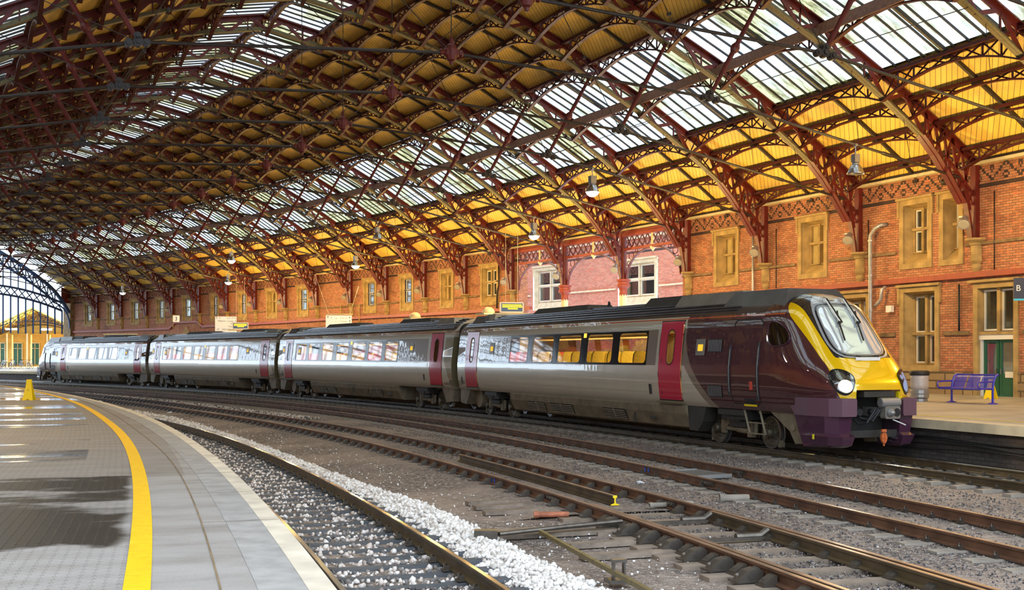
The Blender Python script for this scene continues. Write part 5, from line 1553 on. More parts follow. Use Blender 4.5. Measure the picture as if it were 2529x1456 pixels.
# nose surface
NL = [(1.3, 11.97), (1.45, 12.0), (1.65, 11.97), (1.9, 11.80), (2.1, 11.63), (2.34, 11.40), (2.8, 11.0), (3.34, 10.53), (3.45, 10.43), (3.58, 10.25), (3.68, 10.0), (3.76, 9.66), (3.80, 9.41)]
LS = 9.4
def NF(z): return float(np.interp(z, [p[0] for p in NL], [p[1] for p in NL]))
def NM(z): return float(np.interp(z, [1.3, 1.9, 2.6], [5.2, 4.8, 4.0]))
def nose_l(w, z, off=0.0):
    W_ = HW(z); q = min(1.0, abs(w) / max(W_, 1e-4))
    return LS + (NF(z) - LS) * (1 - q ** NM(z)) ** (1 / 2.6) + off
def nose_patch(mb, outline, off, m=0, rings=6):
    cx = sum(p[0] for p in outline) / len(outline); cz = sum(p[1] for p in outline) / len(outline); n = len(outline); b = len(mb.v)
    for r in range(rings):
        t = 1 - r / rings
        for p in outline:
            w = cx + (p[0] - cx) * t; z = cz + (p[1] - cz) * t
            mb.v.append((nose_l(w, z) + off * .75, w, z + off * .6))
    mb.v.append((nose_l(cx, cz) + off * .75, cx, cz + off * .6))
    for r in range(rings - 1):
        for k in range(n):
            j = (k + 1) % n; mb.face((b + r * n + k, b + r * n + j, b + (r + 1) * n + j, b + (r + 1) * n + k), m)
    for k in range(n):
        j = (k + 1) % n; mb.face((b + (rings - 1) * n + k, b + (rings - 1) * n + j, b + rings * n), m)
def nose_ring(mb, outer, inner, off, m=0):
    n = len(outer); b = len(mb.v)
    for P_ in (outer, inner):
        for w, z in P_: mb.v.append((nose_l(w, z) + off * .75, w, z + off * .6))
    for k in range(n):
        j = (k + 1) % n; mb.face((b + k, b + j, b + n + j, b + n + k), m)
def densify(pts, n=4):
    out = []
    for a, b in zip(pts, pts[1:] + pts[:1]):
        for k in range(n): out.append((a[0] + (b[0] - a[0]) * k / n, a[1] + (b[1] - a[1]) * k / n))
    return out
def chaikin(pts, it=2):
    for _ in range(it):
        out = []
        for a, b in zip(pts, pts[1:] + pts[:1]):
            out += [(a[0] * .75 + b[0] * .25, a[1] * .75 + b[1] * .25), (a[0] * .25 + b[0] * .75, a[1] * .25 + b[1] * .75)]
        pts = out
    return pts

def bogie(parent, l0, lead=False):
    b = empty('bogie', (l0, 0, 0), 0, parent)
    fr = MB()
    for sg in (-1, 1):
        fr.prism([(-1.25, .50), (-.55, .62), (.55, .62), (1.25, .50), (1.25, .40), (.5, .44), (-.5, .44), (-1.25, .40)], sg * .50, sg * .60)
    fr.box((0, 0, .55), (.7, 2.0, .16)); fr.box((0, 0, .72), (1.1, 2.2, .12))
    for sg in (-1, 1):
        fr.box((0, sg * .95, .84), (1.15, .5, .14)); fr.lathe([(.2, .60), (.22, .66), (.18, .78)], (0, sg * .92, 0), n=12)
    fr.build('bogie_frame', M['skirtdark'], b)
    for dl in (-1.136, 1.136):
        w = MB()
        for sg in (-1, 1):
            pr = [(.0, sg * .66), (.12, sg * .66), (.13, sg * .74), (.30, sg * .70), (.33, sg * .715), (.385, sg * .715), (.39, sg * .79), (.375, sg * .80), (.335, sg * .80), (.31, sg * .765), (.15, sg * .745), (.13, sg * .80), (.0, sg * .80)]
            w.lathe([(r, h) for r, h in pr], (dl, 0, .39), axis='Y', n=28, m=0)
            w.lathe([(.42, sg * .665), (.42, sg * .685), (.39, sg * .70), (.30, sg * .70)], (dl, 0, .39), axis='Y', n=28, m=1, cap=False)
            w.lathe([(.391, sg * .715), (.393, sg * .75), (.391, sg * .795), (.36, sg * .803)], (dl, 0, .39), axis='Y', n=28, m=1, cap=False)
            w.lathe([(.0, sg * .745), (.115, sg * .745), (.115, sg * .90), (.095, sg * .925), (.0, sg * .925)], (dl, 0, .39), axis='Y', n=16, m=0)
            for k in range(8):
                a = k * PI / 4; w.lathe([(.018, sg * .765), (.018, sg * .785), (0, sg * .787)], (dl + .22 * math.cos(a), 0, .39 + .22 * math.sin(a)), axis='Y', n=6, m=2)
        w.lathe([(.07, -.7), (.07, .7)], (dl, 0, .39), axis='Y', n=10)
        ob = w.build('wheelset', [M['wheel'], M['steel'], M['skirtdark']], b); smooth_angle(ob, 40)
    dm = MB()
    for sg in (-1, 1):
        y = sg * .86
        dm.tube([(-.62, y, .40), (-.15, y, .40)], .055, 10); dm.tube([(-.15, y, .40), (.35, y, .38)], .085, 10)
        dm.box((.42, y, .36), (.2, .12, .26)); dm.box((-.78, y, .45), (.16, .10, .34))
        dm.bar((-.80, y, .40), (-.35, y, .78), .06, .16); dm.bar((.5, y, .45), (.2, y, .80), .05, .08)
        dm.tube([(.60, y, .30), (.62, y, .62)], .05, 8)
        dm.box((1.45 if True else 0, sg * .72, .16), (.08, .14, .22)); dm.box((-1.45, sg * .72, .16), (.08, .14, .22))
        dm.bar((1.05, sg * .72, .62), (1.46, sg * .72, .2), .05, .07); dm.bar((-1.05, sg * .72, .62), (-1.46, sg * .72, .2), .05, .07)
    dm.build('dampers', M['skirt'], b)
    return b

def coach(k, driving, label):
    c, rz = coach_frame(k)
    flip = (k == 3)
    if flip: rz += PI
    t = thing('train_coach', label, 'train coach', (c.x, c.y, 0), rz, 'coaches of the train')
    wins, doors = (WIN_D, DOOR_D) if driving else (WIN_I, DOOR_I)
    la, lb = (-11.05, LS) if driving else (-11.1, 11.1)
    liv = M['livD'] if driving else M['livI']
    body = MB()
    holes = [(a, b, WZ0, WZ1) for a, b in wins] + [(a, b, DZ0, DZ1) for a, b in doors]
    zs = [z for z in pz if z <= 3.27] + [1.3, 2.2, 2.6]
    for sg in (-1, 1):
        surf_holes(srange(la, lb, 1.5), sorted(zs), holes, lambda l, z, sg=sg: on_side(sg, l, z), body, flip=(sg > 0))
    body.box(((la + lb) / 2 - (.1 if driving else 0), 0, .965), (lb - la - .3, 2.42, .07))
    if driving:
        # nose loft
        rows = [1.3, 1.36, 1.42, 1.48, 1.56, 1.66, 1.78, 1.9, 2.0, 2.1, 2.2, 2.32, 2.45, 2.6, 2.75, 2.9, 3.02, 3.15, 3.21, 3.27, 3.32, 3.36, 3.41, 3.46, 3.52, 3.58, 3.63, 3.68, 3.72, 3.76, 3.785, 3.80]
        phis = [-90 + 180 * i / 72 for i in range(73)]
        b0 = len(body.v)
        for z in rows:
            W_ = HW(z)
            for ph in phis:
                a = math.radians(ph); w = W_ * math.copysign(abs(math.sin(a)) ** (2 / NM(z)), math.sin(a)); l = LS + (NF(z) - LS) * abs(math.cos(a)) ** (2 / 2.6)
                body.v.append((l, w, z))
        n = len(phis)
        for i in range(len(rows) - 1):
            for j in range(n - 1):
                wm = (body.v[b0 + i * n + j][1] + body.v[b0 + i * n + j + 1][1]) / 2; lm = body.v[b0 + i * n + j][0]
                if rows[i + 1] < 1.49 and abs(wm) < .60: continue
                body.face((b0 + i * n + j, b0 + i * n + j + 1, b0 + (i + 1) * n + j + 1, b0 + (i + 1) * n + j))
        for sg in (-1, 1):
            surf_holes(srange(LS, 10.7, .5), [z for z in pz if z < 1.3] + [1.3], [], lambda l, z, sg=sg: (l, sg * HW(z), z), body, flip=(sg > 0))
    # end wall
    ew = [(-HW(z), z) for z in pz] + [(HW(z), z) for z in pz[::-1][1:]]
    for le in ([la] if driving else [la, lb]):
        bidx = len(body.v); body.v += [(le, y, z) for y, z in ew]; body.face(list(range(bidx, bidx + len(ew))))
    o = body.build('body_shell', liv, t); weld(o); smooth_angle(o, 32)
    # roof
    rf = MB(); rz_ = [z for z in pz if z >= 3.27]
    prof = [(-HW(z), z) for z in rz_] + [(HW(z), z) for z in rz_[::-1][1:]]
    rings = [[(l, y, z) for y, z in prof] for l in srange(la, lb, 3)]
    rf.rings(rings, closed=False)
    for y, z in ((1.06, 3.375), (.98, 3.445), (.86, 3.53), (.72, 3.61), (.56, 3.68), (.40, 3.735)):
        for sg in (-1, 1): rf.bar((la + .3, sg * y, z + .015), (lb - (1.3 if driving else .3), sg * y, z + .015), .05, .035)
    o = rf.build('roof', M['roofgrey'], t); smooth_angle(o, 30)
    def pod(l0, l1, w0, w1, z0, z1, m='roofgrey', nm='roof_pod'):
        mb = MB(); mb.rings([[(l0, -w0, z0), (l0, w0, z0), (l0 + .25, w1, z1), (l0 + .25, -w1, z1)], [(l1, -w0, z0), (l1, w0, z0), (l1 - .25, w1, z1), (l1 - .25, -w1, z1)]]); mb.build(nm, M[m], t)
    pod(-10.6, -9.2, .95, .8, 3.42, 3.78); pod(-9.9, -8.6, .8, .62, 3.55, 3.84, 'rooflight'); pod(-5.6, -1.2, .55, .42, 3.70, 3.90, 'skirtdark', 'exhaust_housing')
    if driving: pod(2.6, 6.0, .72, .55, 3.60, 3.90, 'skirtdark'); pod(4.6, 8.0, .85, .7, 3.5, 3.88, 'rooflight'); pod(7.2, 9.9, 1.0, .72, 3.40, 3.84, 'roofgrey')
    else: pod(4.0, 7.4, .55, .42, 3.70, 3.90, 'skirtdark', 'exhaust_housing'); pod(8.6, 10.4, .9, .75, 3.45, 3.82, 'rooflight')
    if k == 0:
        mb = MB(); mb.prism([(-.12, 0), (.10, 0), (.02, .16), (-.04, .18)], -.015, .015); mb.build('roof_aerial', M['black'], t, loc=(-.2, -.3, 3.78))
    # windows
    for i, (a, b) in enumerate(wins):
        for sg in (-1, 1):
            f = MB(); side_ring(f, sg, densify([(a - .06, WZ0 - .06), (b + .06, WZ0 - .06), (b + .06, WZ1 + .06), (a - .06, WZ1 + .06)], 6), [(p[0], p[1]) for p in _rr(a, b, WZ0, WZ1, .12)], .006)
            fo = f.build('window_frame', M['blackgloss'], t)
            g_ = MB(); side_patch(g_, sg, [(a, WZ0), (b, WZ0), (b, WZ1), (a, WZ1)], -.006); g_.build('window_pane', M['trainglass'], fo)
    for sg in (-1, 1):
        for (a, b), (c_, d_) in zip(wins, wins[1:]):
            st = MB(); side_box(st, sg, b + .06, c_ - .06, WZ0 - .06, WZ1 + .06, .004); st.build('window_band', M['blackgloss'], t)
    # doors
    for (a, b) in doors:
        for sg in (-1, 1):
            mb = MB(); cx = (a + b) / 2
            oval = _rr(cx - .17, cx + .17, 1.88 + .14, 2.92, .168)
            outer = densify([(a + .02, DZ0), (b - .02, DZ0), (b - .02, DZ1), (a + .02, DZ1)], 6)
            zz = sorted(set([DZ0, 1.15, 1.3, 1.5, 1.7, 1.9, 2.0, 2.96, 3.05, DZ1]))
            surf_holes([a + .02, cx - .2, cx + .2, b - .02], zz + [2.2, 2.4, 2.6, 2.8], [(cx - .2, cx + .2, 2.0, 2.96)], lambda l, z, sg=sg: on_side(sg, l, z, .012), mb, flip=(sg > 0))
            side_ring(mb, sg, densify([(cx - .2, 2.0), (cx + .2, 2.0), (cx + .2, 2.96), (cx - .2, 2.96)], 6), oval, .012)
            D_ = mb.build('door', M['door'], t); weld(D_); smooth_angle(D_, 30)
            mb = MB(); side_ring(mb, sg, _rr(cx - .2, cx + .2, 1.985, 2.955, .198), oval, .018); mb.build('door_window_seal', M['black'], D_)
            mb = MB(); side_patch(mb, sg, oval, .0); mb.build('door_window', M['trainglass'], D_)
            mb = MB(); side_ring(mb, sg, densify([(a - .02, DZ0 - .03), (b + .02, DZ0 - .03), (b + .02, DZ1 + .03), (a - .02, DZ1 + .03)], 3), densify([(a + .02, DZ0), (b - .02, DZ0), (b - .02, DZ1), (a + .02, DZ1)], 3), .008); mb.build('door_seal', M['black'], D_)
            mb = MB(); y = sg * (HW(1.0) + .05); mb.box((cx, y, 1.0), (b - a + .1, .12, .03)); mb.build('door_step', M['olive'], D_)
            mb = MB(); side_box(mb, sg, cx - .45, cx - .42, 2.05, 2.16, .016); side_box(mb, sg, cx - .45, cx - .42, 1.2, 1.3, .016); mb.build('door_label', M['black'], D_)
    # displays, grilles and small marks on the side
    mk = MB(); sc_ = MB()
    disp = [(-7.55, 2.48)] + ([(6.75, 2.42)] if driving else [(7.1, 2.55), (-9.3 - .9, 2.55)])
    for (l, z) in disp:
        for sg in (-1, 1):
            mb = MB(); side_box(mb, sg, l - .22, l + .22, z - .17, z + .25, .012); f = mb.build('display_frame', M['rooflight'], t)
            mb = MB(); side_box(mb, sg, l - .12, l + .12, z - .06, z + .11, .018); mb.build('destination_display', M['ledtrain'], f)
    for sg in (-1, 1):
        if driving:
            for (l0, l1, z0, z1) in ((7.1, 7.75, 2.33, 2.66), (7.15, 7.8, 1.2, 1.5)):
                mb = MB(); side_box(mb, sg, l0, l1, z0, z1, .008, 0)
                for q in range(9): side_box(mb, sg, l0 + .02 + q * .07, l0 + .045 + q * .07, z0 + .02, z1 - .02, .016, 1)
                mb.build('side_grille', [M['black'], M['galv']], t)
            # cab door with recessed handrails
            mb = MB(); side_ring(mb, sg, _rr(8.20, 9.42, 1.06, 3.12, .15), _rr(8.225, 9.395, 1.085, 3.095, .14), .005); mb.build('cab_door_seam', M['black'], t)
            for l0, z0, z1 in ((8.12, 1.25, 2.50), (9.32, 1.18, 2.55)):
                mb = MB(); pts = [on_side(sg, l0, z, .004) for z in np.linspace(z0, z1, 8)]; mb.tube(pts, .035, 6); mb.build('handrail_recess', M['black'], t)
                mb = MB(); pts = [on_side(sg, l0 + .02, z, .03) for z in np.linspace(z0 + .1, z1 - .1, 8)]; mb.tube(pts, .012, 6); mb.build('handrail', M['darksteel'], t)
            mb = MB(); side_patch(mb, sg, chaikin([(9.70, 2.45), (9.62, 3.02), (9.95, 3.05), (10.35, 2.80), (10.42, 2.58), (10.25, 2.47)], 2), 0, rings=6)
            mb.v = [(x, sg * (_nose_y(x, z) + .022), z) for x, y, z in mb.v]
            cw = mb.build('cab_side_window', M['cabglass'], t, smooth=True)
            ol_ = chaikin([(9.70, 2.45), (9.62, 3.02), (9.95, 3.05), (10.35, 2.80), (10.42, 2.58), (10.25, 2.47)], 2); mb = MB()
            mb.tube([(x, sg * (_nose_y(x, z) + .02), z) for x, z in ol_ + ol_[:1]], .016, 5, cap=False); mb.build('window_seal', M['plumdark'], cw)
            mb = MB(); side_box(mb, sg, 8.7, 9.25, 1.02, 1.07, .02); side_box(mb, sg, 8.72, 9.22, 1.07, 1.20, .003, 1); mb.build('cab_step', [M['yellow'], M['black']], t)
            mb = MB(); side_box(mb, sg, 8.98, 9.12, 1.42, 1.62, .006); mb.build('door_release', M['seatred'], t)
            mb = MB()
            for x in (8.55, 9.2):
                mb.bar((x, sg * 1.2, .95), (x + .1, sg * 1.1, .35), .03, .05)
            for z in (.36, .62): mb.bar((8.6, sg * 1.12, z), (9.3, sg * 1.12, z), .05, .03)
            mb.build('cab_ladder', M['skirt'], t)
        for (l, z, w, h_) in ((4.2, 1.32, .16, .28), (-10.6, 1.3, .14, .26)) if driving else ((8.45, 1.35, .14, .26), (-10.4, 1.3, .14, .22)):
            mb = MB(); side_box(mb, sg, l - w / 2, l + w / 2, z - h_ / 2, z + h_ / 2, .006); mb.build('service_hatch', M['skirtdark'], t)
    if k in (0, 1, 3, 2):
        for sg in (-1, 1):
            mb = MB(); l = .05 if driving else .0; side_box(mb, sg, l - .10, l + .08, 2.80, 2.93, .012); mb.build('orange_indicator', pm('orange_indicator_lamp', (.9, .3, .02), .4, emit=(1, .35, .02), es=2.5) if 'orange_ind' not in M else M['orange_ind'], t)
    # underframe modules
    def skirt_panel(l0, l1, slots, nm='underframe_skirt', zb=.30):
        mb = MB()
        pr = [(-1.22, .94), (-1.30, .90), (-1.26, .70), (-1.10, zb + .05), (-.95, zb), (.95, zb), (1.10, zb + .05), (1.26, .70), (1.30, .90), (1.22, .94)]
        mb.rings([[(l0, y, z) for y, z in pr], [(l1, y, z) for y, z in pr]])
        s_ = mb.build(nm, M['skirt'], t)
        for (a, b) in slots:
            for sg in (-1, 1):
                g1 = MB()
                # frame on the slanted face
                def F(l, u, off=.0):
                    z = .70 - u * .30; y = float(np.interp(z, [zb, zb + .05, .70, .90], [.95, 1.10, 1.26, 1.30])); return (l, sg * (y + .012 + off), z - off * .4)
                g1.quad(F(a, 0, .006), F(b, 0, .006), F(b, 1, .006), F(a, 1, .006), 0)
                for q in range(5):
                    u0 = .08 + q * .19
                    g1.bar(F(a + .04, u0 + .06, .02), F(b - .04, u0 + .06, .02), .02, .028, m=1)
                g1.bar(F((a + b) / 2, 0, .02), F((a + b) / 2, 1, .02), .02, .03, m=1)
                g1.build('vent_grille', [M['black'], M['skirt']], s_)
    if driving:
        skirt_panel(-5.9, 6.0, [(-4.35, -3.0), (-2.6, -.9), (1.2, 2.6)])
        mb = MB()
        for sg in (-1, 1):
            pr = [(6.0, .92), (6.9, .92), (6.75, .55), (6.5, .28), (6.1, .30)]
            mb.prism(pr, sg * 1.24, sg * .9)
            mb.box((3.2, sg * 1.27, .5), (.06, .03, .28)); mb.box((4.2, sg * 1.25, .52), (.3, .02, .08))
        mb.build('skirt_end', M['skirtdark'], t)
    else:
        skirt_panel(-5.9, 5.6, [(-4.6, -3.5), (-3.4, -2.2), (2.6, 3.7)])
        mb = MB()
        for sg in (-1, 1): mb.box((0.2, sg * 1.27, .62), (.05, .03, .3)); mb.box((2.1, sg * 1.27, .58), (.05, .03, .26)); mb.box((4.6, sg * 1.27, .55), (.4, .02, .08))
        mb.build('skirt_end', M['skirtdark'], t)
    ends = MB()
    for le in ([-11.0] if driving else [-11.0, 11.0]):
        q = 1 if le > 0 else -1
        for sg in (-1, 1):
            ends.prism([(q * 9.95, .94), (q * 11.05, .94), (q * 11.02, .42), (q * 10.4, .36)], sg * 1.22, sg * .75)
    ends.box((7.95, 0, .86), (1.2, 1.6, .1)); ends.box((-7.95, 0, .86), (1.2, 1.6, .1)); ends.lathe([(.36, -1.0), (.36, 1.0)], (-9.6 if driving else -9.4, 0, .62), axis='Y', n=14)
    ends.build('end_skirt', M['skirt'], t)
    bogie(t, 7.95); bogie(t, -7.95)
    # interior
    it = MB(); it.box((-1.2 if driving else 0, 0, 1.22), (19.5 if driving else 21.6, 2.3, .05)); it.box((-1.2 if driving else 0, 0, 3.12), (19.5 if driving else 21.6, 1.9, .04))
    for x in ((-8.6, 4.45) if driving else (-8.5, 8.6)): it.box((x, -.72, 2.2), (.05, .9, 1.9)); it.box((x, .72, 2.2), (.05, .9, 1.9))
    it.build('interior_lining', M['interior'], t)
    cl_ = MB(); cl_.box((-1.2 if driving else 0, -.35, 3.09), (17, .14, .02)); cl_.box((-1.2 if driving else 0, .35, 3.09), (17, .14, .02)); cl_.build('ceiling_light', M['coachlight'], t)
    rack = MB()
    for sg in (-1, 1): rack.box((-1.0, sg * .85, 2.82), (14 if driving else 16, .4, .04))
    rack.build('luggage_rack', M['interior'], t)
    rows = [(-7.6 + 1.02 * i) for i in range(12 if driving else 16)]
    for i, x in enumerate(rows):
        for y in (-.95, -.48, .48, .95):
            s_ = bpy.data.objects.new('seat', seat_mesh('seatred' if (i in (0, 1, 2) or (not driving and i in (9, 10))) else 'seat')); COL.objects.link(s_); s_.parent = t; s_.location = (x, y, 1.24)
            if i % 4 in (2, 3): s_.rotation_euler = (0, 0, PI)
    for x in ((-4.5, 1.5) if driving else (-5.5, 0, 5.5)):
        ld = bpy.data.lights.new('coach_light', 'AREA'); ld.shape = 'RECTANGLE'; ld.size = 5.0; ld.size_y = .8; ld.energy = 75; ld.color = (1, .76, .36)
        lo2 = bpy.data.objects.new('coach_light', ld); COL.objects.link(lo2); lo2.parent = t; lo2.location = (x, 0, 3.05)
    if driving: nose(t, k)
    return t
def _rr(x0, x1, y0, y1, r, n=5):
    """rounded rectangle with 24 points, ordered like densify(4 corners, 6)"""
    pts = []
    cs = [(x0 + r, y0 + r, 180), (x1 - r, y0 + r, 270), (x1 - r, y1 - r, 0), (x0 + r, y1 - r, 90)]
    for cx, cy, a0 in cs:
        for k in range(6):
            a = math.radians(a0 + 90 * k / 5); pts.append((cx + r * math.cos(a), cy + r * math.sin(a)))
    # rotate so the list starts at the corner middle, matching the outer rectangle
    return pts[3:] + pts[:3]
def _nose_y(l, z):
    lo_, hi_ = 0.0, HW(z)
    for _ in range(30):
        md = (lo_ + hi_) / 2
        if nose_l(md, z) > l: lo_ = md
        else: hi_ = md
    return (lo_ + hi_) / 2
_sm = {}
def seat_mesh(m):
    if m not in _sm:
        mb = MB(); mb.rings([[(-.22, y, z) for y, z in q] for q in ([(-.2, .36), (.2, .36), (.2, .46), (-.2, .46)],)] + [[(.24, y, z) for y, z in [(-.2, .36), (.2, .36), (.2, .48), (-.2, .48)]]])
        bk = [(-.21, .40), (-.215, .9), (-.19, 1.06), (-.12, 1.14), (.12, 1.14), (.19, 1.06), (.215, .9), (.21, .40)]
        mb.rings([[(-.24 - .02, y, z) for y, z in bk], [(-.24 - .10 - (.0), y, z) for y, z in bk]])
        mb.box((0, 0, .18), (.3, .1, .36))
        o = mb.build('seat_master', M[m]); _sm[m] = o.data; bpy.data.objects.remove(o)
    return _sm[m]

def nose(t, k):
    lit = (k == 0)
    # windscreen
    scr_o = chaikin([(-.70, 3.40), (-.36, 3.47), (.36, 3.47), (.70, 3.40), (.78, 2.85), (.80, 2.40), (.66, 2.20), (.3, 2.165), (-.3, 2.165), (-.66, 2.20), (-.80, 2.40), (-.78, 2.85)], 2)
    cx, cz = 0, 2.83
    def sc(f, g=None): return [(w * f, cz + (z - cz) * (g or f)) for w, z in scr_o]
    mb = MB(); nose_ring(mb, sc(1.0), sc(.93, .95), .018); mb.build('windscreen_seal', M['galv'], t)
    mb = MB(); nose_ring(mb, sc(.93, .95), sc(.87, .90), .022); f = mb.build('windscreen_frame', M['blackgloss'], t)
    mb = MB(); nose_ring(mb, sc(.88, .91), sc(.83, .86), .026); mb.build('windscreen_trim', M['grey'], t)
    mb = MB(); nose_patch(mb, sc(.87, .90), .016, rings=8); mb.build('windscreen', M['screenglass'], t, smooth=True)
    # marker lamp over the screen
    mb = MB(); nose_patch(mb, [(.14 * math.cos(a), 3.575 + .055 * math.sin(a)) for a in np.linspace(0, 2 * PI, 17)[:-1]], .02, rings=2); mb.build('marker_lamp', M['palestone'], t)
    # wipers
    for w0 in (.27, -.25):
        for q in (0, .06):
            mb = MB(); pts = [(nose_l(w0 + q + .0, z) + .06, w0 + q + (3.6 - z) * .25 * 0, z + .05) for z in (3.60, 3.40, 3.15)]
            pts = [(nose_l(w0 + q, 3.58) + .03, w0 + q, 3.60), (nose_l(w0 + q, 3.52) + .09, w0 + q, 3.56), (nose_l(w0 + q + .02, 2.98) + .10, w0 + q + .03, 3.0)]
            mb.tube(pts, .017, 6); mb.build('wiper_arm', M['blackgloss' if q else 'white'], t)
        mb = MB()
        bl = [(w0 + .22, 3.30), (w0 + .10, 3.08), (w0 - .02, 2.86), (w0 - .14, 2.62)]
        bl = [(w0 + .16, 3.24), (w0 + .05, 3.03), (w0 - .02, 2.80), (w0 - .09, 2.56)]
        mb.tube([(nose_l(w, z) + .05, w, z + .03) for w, z in bl], .02, 6)
        mb.lathe([(.0, -.03), (.035, -.02), (.035, .04), (0, .05)], (nose_l(w0, 2.98) + .08, w0 + .02, 3.0), axis='X', n=8)
        mb.build('wiper_blade', M['black'], t)
    # catches and plate beneath the screen
    mb = MB()
    for w in (-.22, .30): mb.tube([(nose_l(w, 2.2) + .02, w - .05, 2.24), (nose_l(w, 2.2) + .07, w, 2.22), (nose_l(w, 2.15) + .03, w + .05, 2.14)], .014, 6)
    mb.bar((nose_l(0, 2.14) + .035, -.34, 2.165), (nose_l(0, 2.14) + .035, .34, 2.165), .01, .07, m=1); mb.build('screen_catches', [M['black'], M['white']], t)
    # headlights
    for sg in (-1, 1):
        ol = chaikin([(sg * 1.04, 1.90), (sg * .86, 1.945), (sg * .64, 1.84), (sg * .60, 1.72), (sg * .70, 1.42), (sg * .84, 1.33), (sg * 1.0, 1.42), (sg * 1.08, 1.65)], 2)
        hc = (sum(p[0] for p in ol) / len(ol), sum(p[1] for p in ol) / len(ol))
        inn = [(hc[0] + (w - hc[0]) * .88, hc[1] + (z - hc[1]) * .88) for w, z in ol]
        mb = MB(); nose_patch(mb, ol, .012, rings=3); L = mb.build('headlight', M['black'], t)
        mb = MB(); nose_ring(mb, ol, inn, .030); mb.build('headlight_rim', M['blackgloss'], L)
        mb = MB(); nose_patch(mb, inn, .034, rings=3); mb.build('headlight_cover', M['hlglass'], L, smooth=True)
        for dw, dz, r, on in ((-.01, -.10, .14, True), (.03, .12, .09, False), (-.11, .09, .055, False)):
            w = hc[0] + sg * dw; z = hc[1] + dz
            mb = MB(); nose_patch(mb, [(w + r * .92 * math.cos(a), z + r * math.sin(a)) for a in np.linspace(0, 2 * PI, 19)[:-1]], .022, rings=3)
            isl = lit and on and sg < 0
            mb.build('lamp_bulb', M['hlon'] if isl else M['hlblue' if sg > 0 else 'reflector'], L, smooth=True)
            if isl:
                ld = bpy.data.lights.new('headlight_beam', 'SPOT'); ld.energy = 260; ld.color = (1, .86, .62); ld.spot_size = math.radians(100); ld.spot_blend = .8; ld.shadow_soft_size = .09
                lo2 = bpy.data.objects.new('headlight_beam', ld); COL.objects.link(lo2); lo2.parent = t; lo2.location = (nose_l(w, z) + .09, w, z); lo2.rotation_euler = (0, -PI / 2 + .12, 0)
    # yellow lip under the lamps
    for sg in (-1, 1):
        mb = MB(); mb.prism([(11.2, 1.3), (11.93, 1.3), (11.95, 1.22), (11.2, 1.22)], sg * .62, sg * .95); mb.box((11.9, sg * .63, 1.34), (.1, .08, .2)); mb.build('front_lip', M['yellow'], t)
    # bumpers: faceted plum mouldings
    for sg in (-1, 1):
        mb = MB()
        def ring(z, g, w_in, l_in):
            return [(10.35 + g, sg * 1.30, z), (11.2, sg * 1.33, z), (11.78, sg * 1.20, z), (12.02, sg * 1.03, z), (12.04, sg * w_in, z), (l_in, sg * w_in, z), (10.8, sg * .9, z), (10.4, sg * 1.1, z)]
        mb.rings([ring(.90, .35, .66, 11.3), ring(.95, .30, .64, 11.3), ring(1.26, .02, .64, 11.3), ring(1.30, 0, .66, 11.3)]); mb.build('bumper', M['plum'], t)
        mb = MB()
        def ring2(z, l0, l1, wo, wi): return [(l0, sg * 1.27, z), (11.2, sg * (wo + .06), z), (l1 - .22, sg * wo, z), (l1, sg * (wo - .22), z), (l1, sg * wi, z), (l1 - .15, sg * wi, z), (10.9, sg * .85, z), (l0, sg * 1.0, z)]
        mb.rings([ring2(.20, 11.0, 11.75, 1.10, .72), ring2(.26, 10.95, 11.92, 1.16, .68), ring2(.46, 10.85, 12.0, 1.22, .66), ring2(.52, 10.8, 11.86, 1.20, .68), ring2(.90, 10.65, 11.90, 1.24, .66)]); mb.build('front_skirt', M['plumdark'], t)
        mb = MB(); mb.box((11.35, sg * 1.285, .44), (.06, .012, .11)); mb.build('lifting_mark', M['paleyellow'], t)
        mb = MB(); mb.prism([(9.6, .92), (10.7, .92), (10.95, .25), (10.55, .22), (10.35, .5)], sg * 1.18, sg * .8); mb.lathe([(.09, sg * 1.18), (.09, sg * 1.22)], (10.5, 0, .6), axis='Y', n=12); mb.build('cab_underframe', M['skirt'], t)
    # coupler bay
    mb = MB(); mb.box((11.0, 0, .9), (.3, 1.9, .9)); mb.box((11.3, 0, 1.42), (.8, 1.2, .06)); mb.box((11.75, 0, .50), (.08, 1.7, .16)); mb.box((11.8, .05, 1.385), (.3, .85, .13)); mb.build('coupler_bay', M['skirtdark'], t)
    q = empty('coupler', (0, 0, 0), 0, t)
    cy_ = .28
    mb = MB(); mb.rings([[(11.95, cy_ + y, z) for y, z in _rr(-.21, .21, .84, 1.12, .05)], [(12.12, cy_ + y, z) for y, z in _rr(-.21, .21, .84, 1.12, .05)]]); mb.box((11.6, cy_, .98), (.8, .18, .2)); mb.build('coupler_head', M['rooflight'], q)
    mb = MB(); mb.lathe([(.10, 0), (.09, .05), (.05, .12), (.02, .15), (0, .15)], (12.12, cy_ - .09, .98), axis='X', n=14); mb.build('coupler_cone', M['grey'], q)
    mb = MB(); mb.lathe([(.095, .0), (.095, .006), (.0, .006)], (12.12, cy_ + .11, .98), axis='X', n=14); mb.build('coupler_cup', M['black'], q)
    mb = MB(); mb.lathe([(.09, -.26), (.11, -.25), (.11, .25), (.09, .26)], (12.02, cy_ - .02, 1.20), axis='Y', n=14); mb.build('coupler_cover', M['grey'], q, smooth=False)
    mb = MB()
    for j, (y0, y1) in enumerate(((-.45, .0), (-.35, .05), (-.5, -.1))): mb.tube([(11.45, y0, 1.1 - .05 * j), (11.8, y0 + .1, .85 - .06 * j), (11.95, (y0 + y1) / 2, .82 - .03 * j), (11.98, y1, 1.05)], .028, 7)
    mb.lathe([(.11, 0), (.13, .1), (.08, .22)], (11.6, -.38, .98), axis='X', n=12); mb.lathe([(.08, 0), (.08, .12), (.04, .16)], (11.75, -.05, .98), axis='X', n=10)
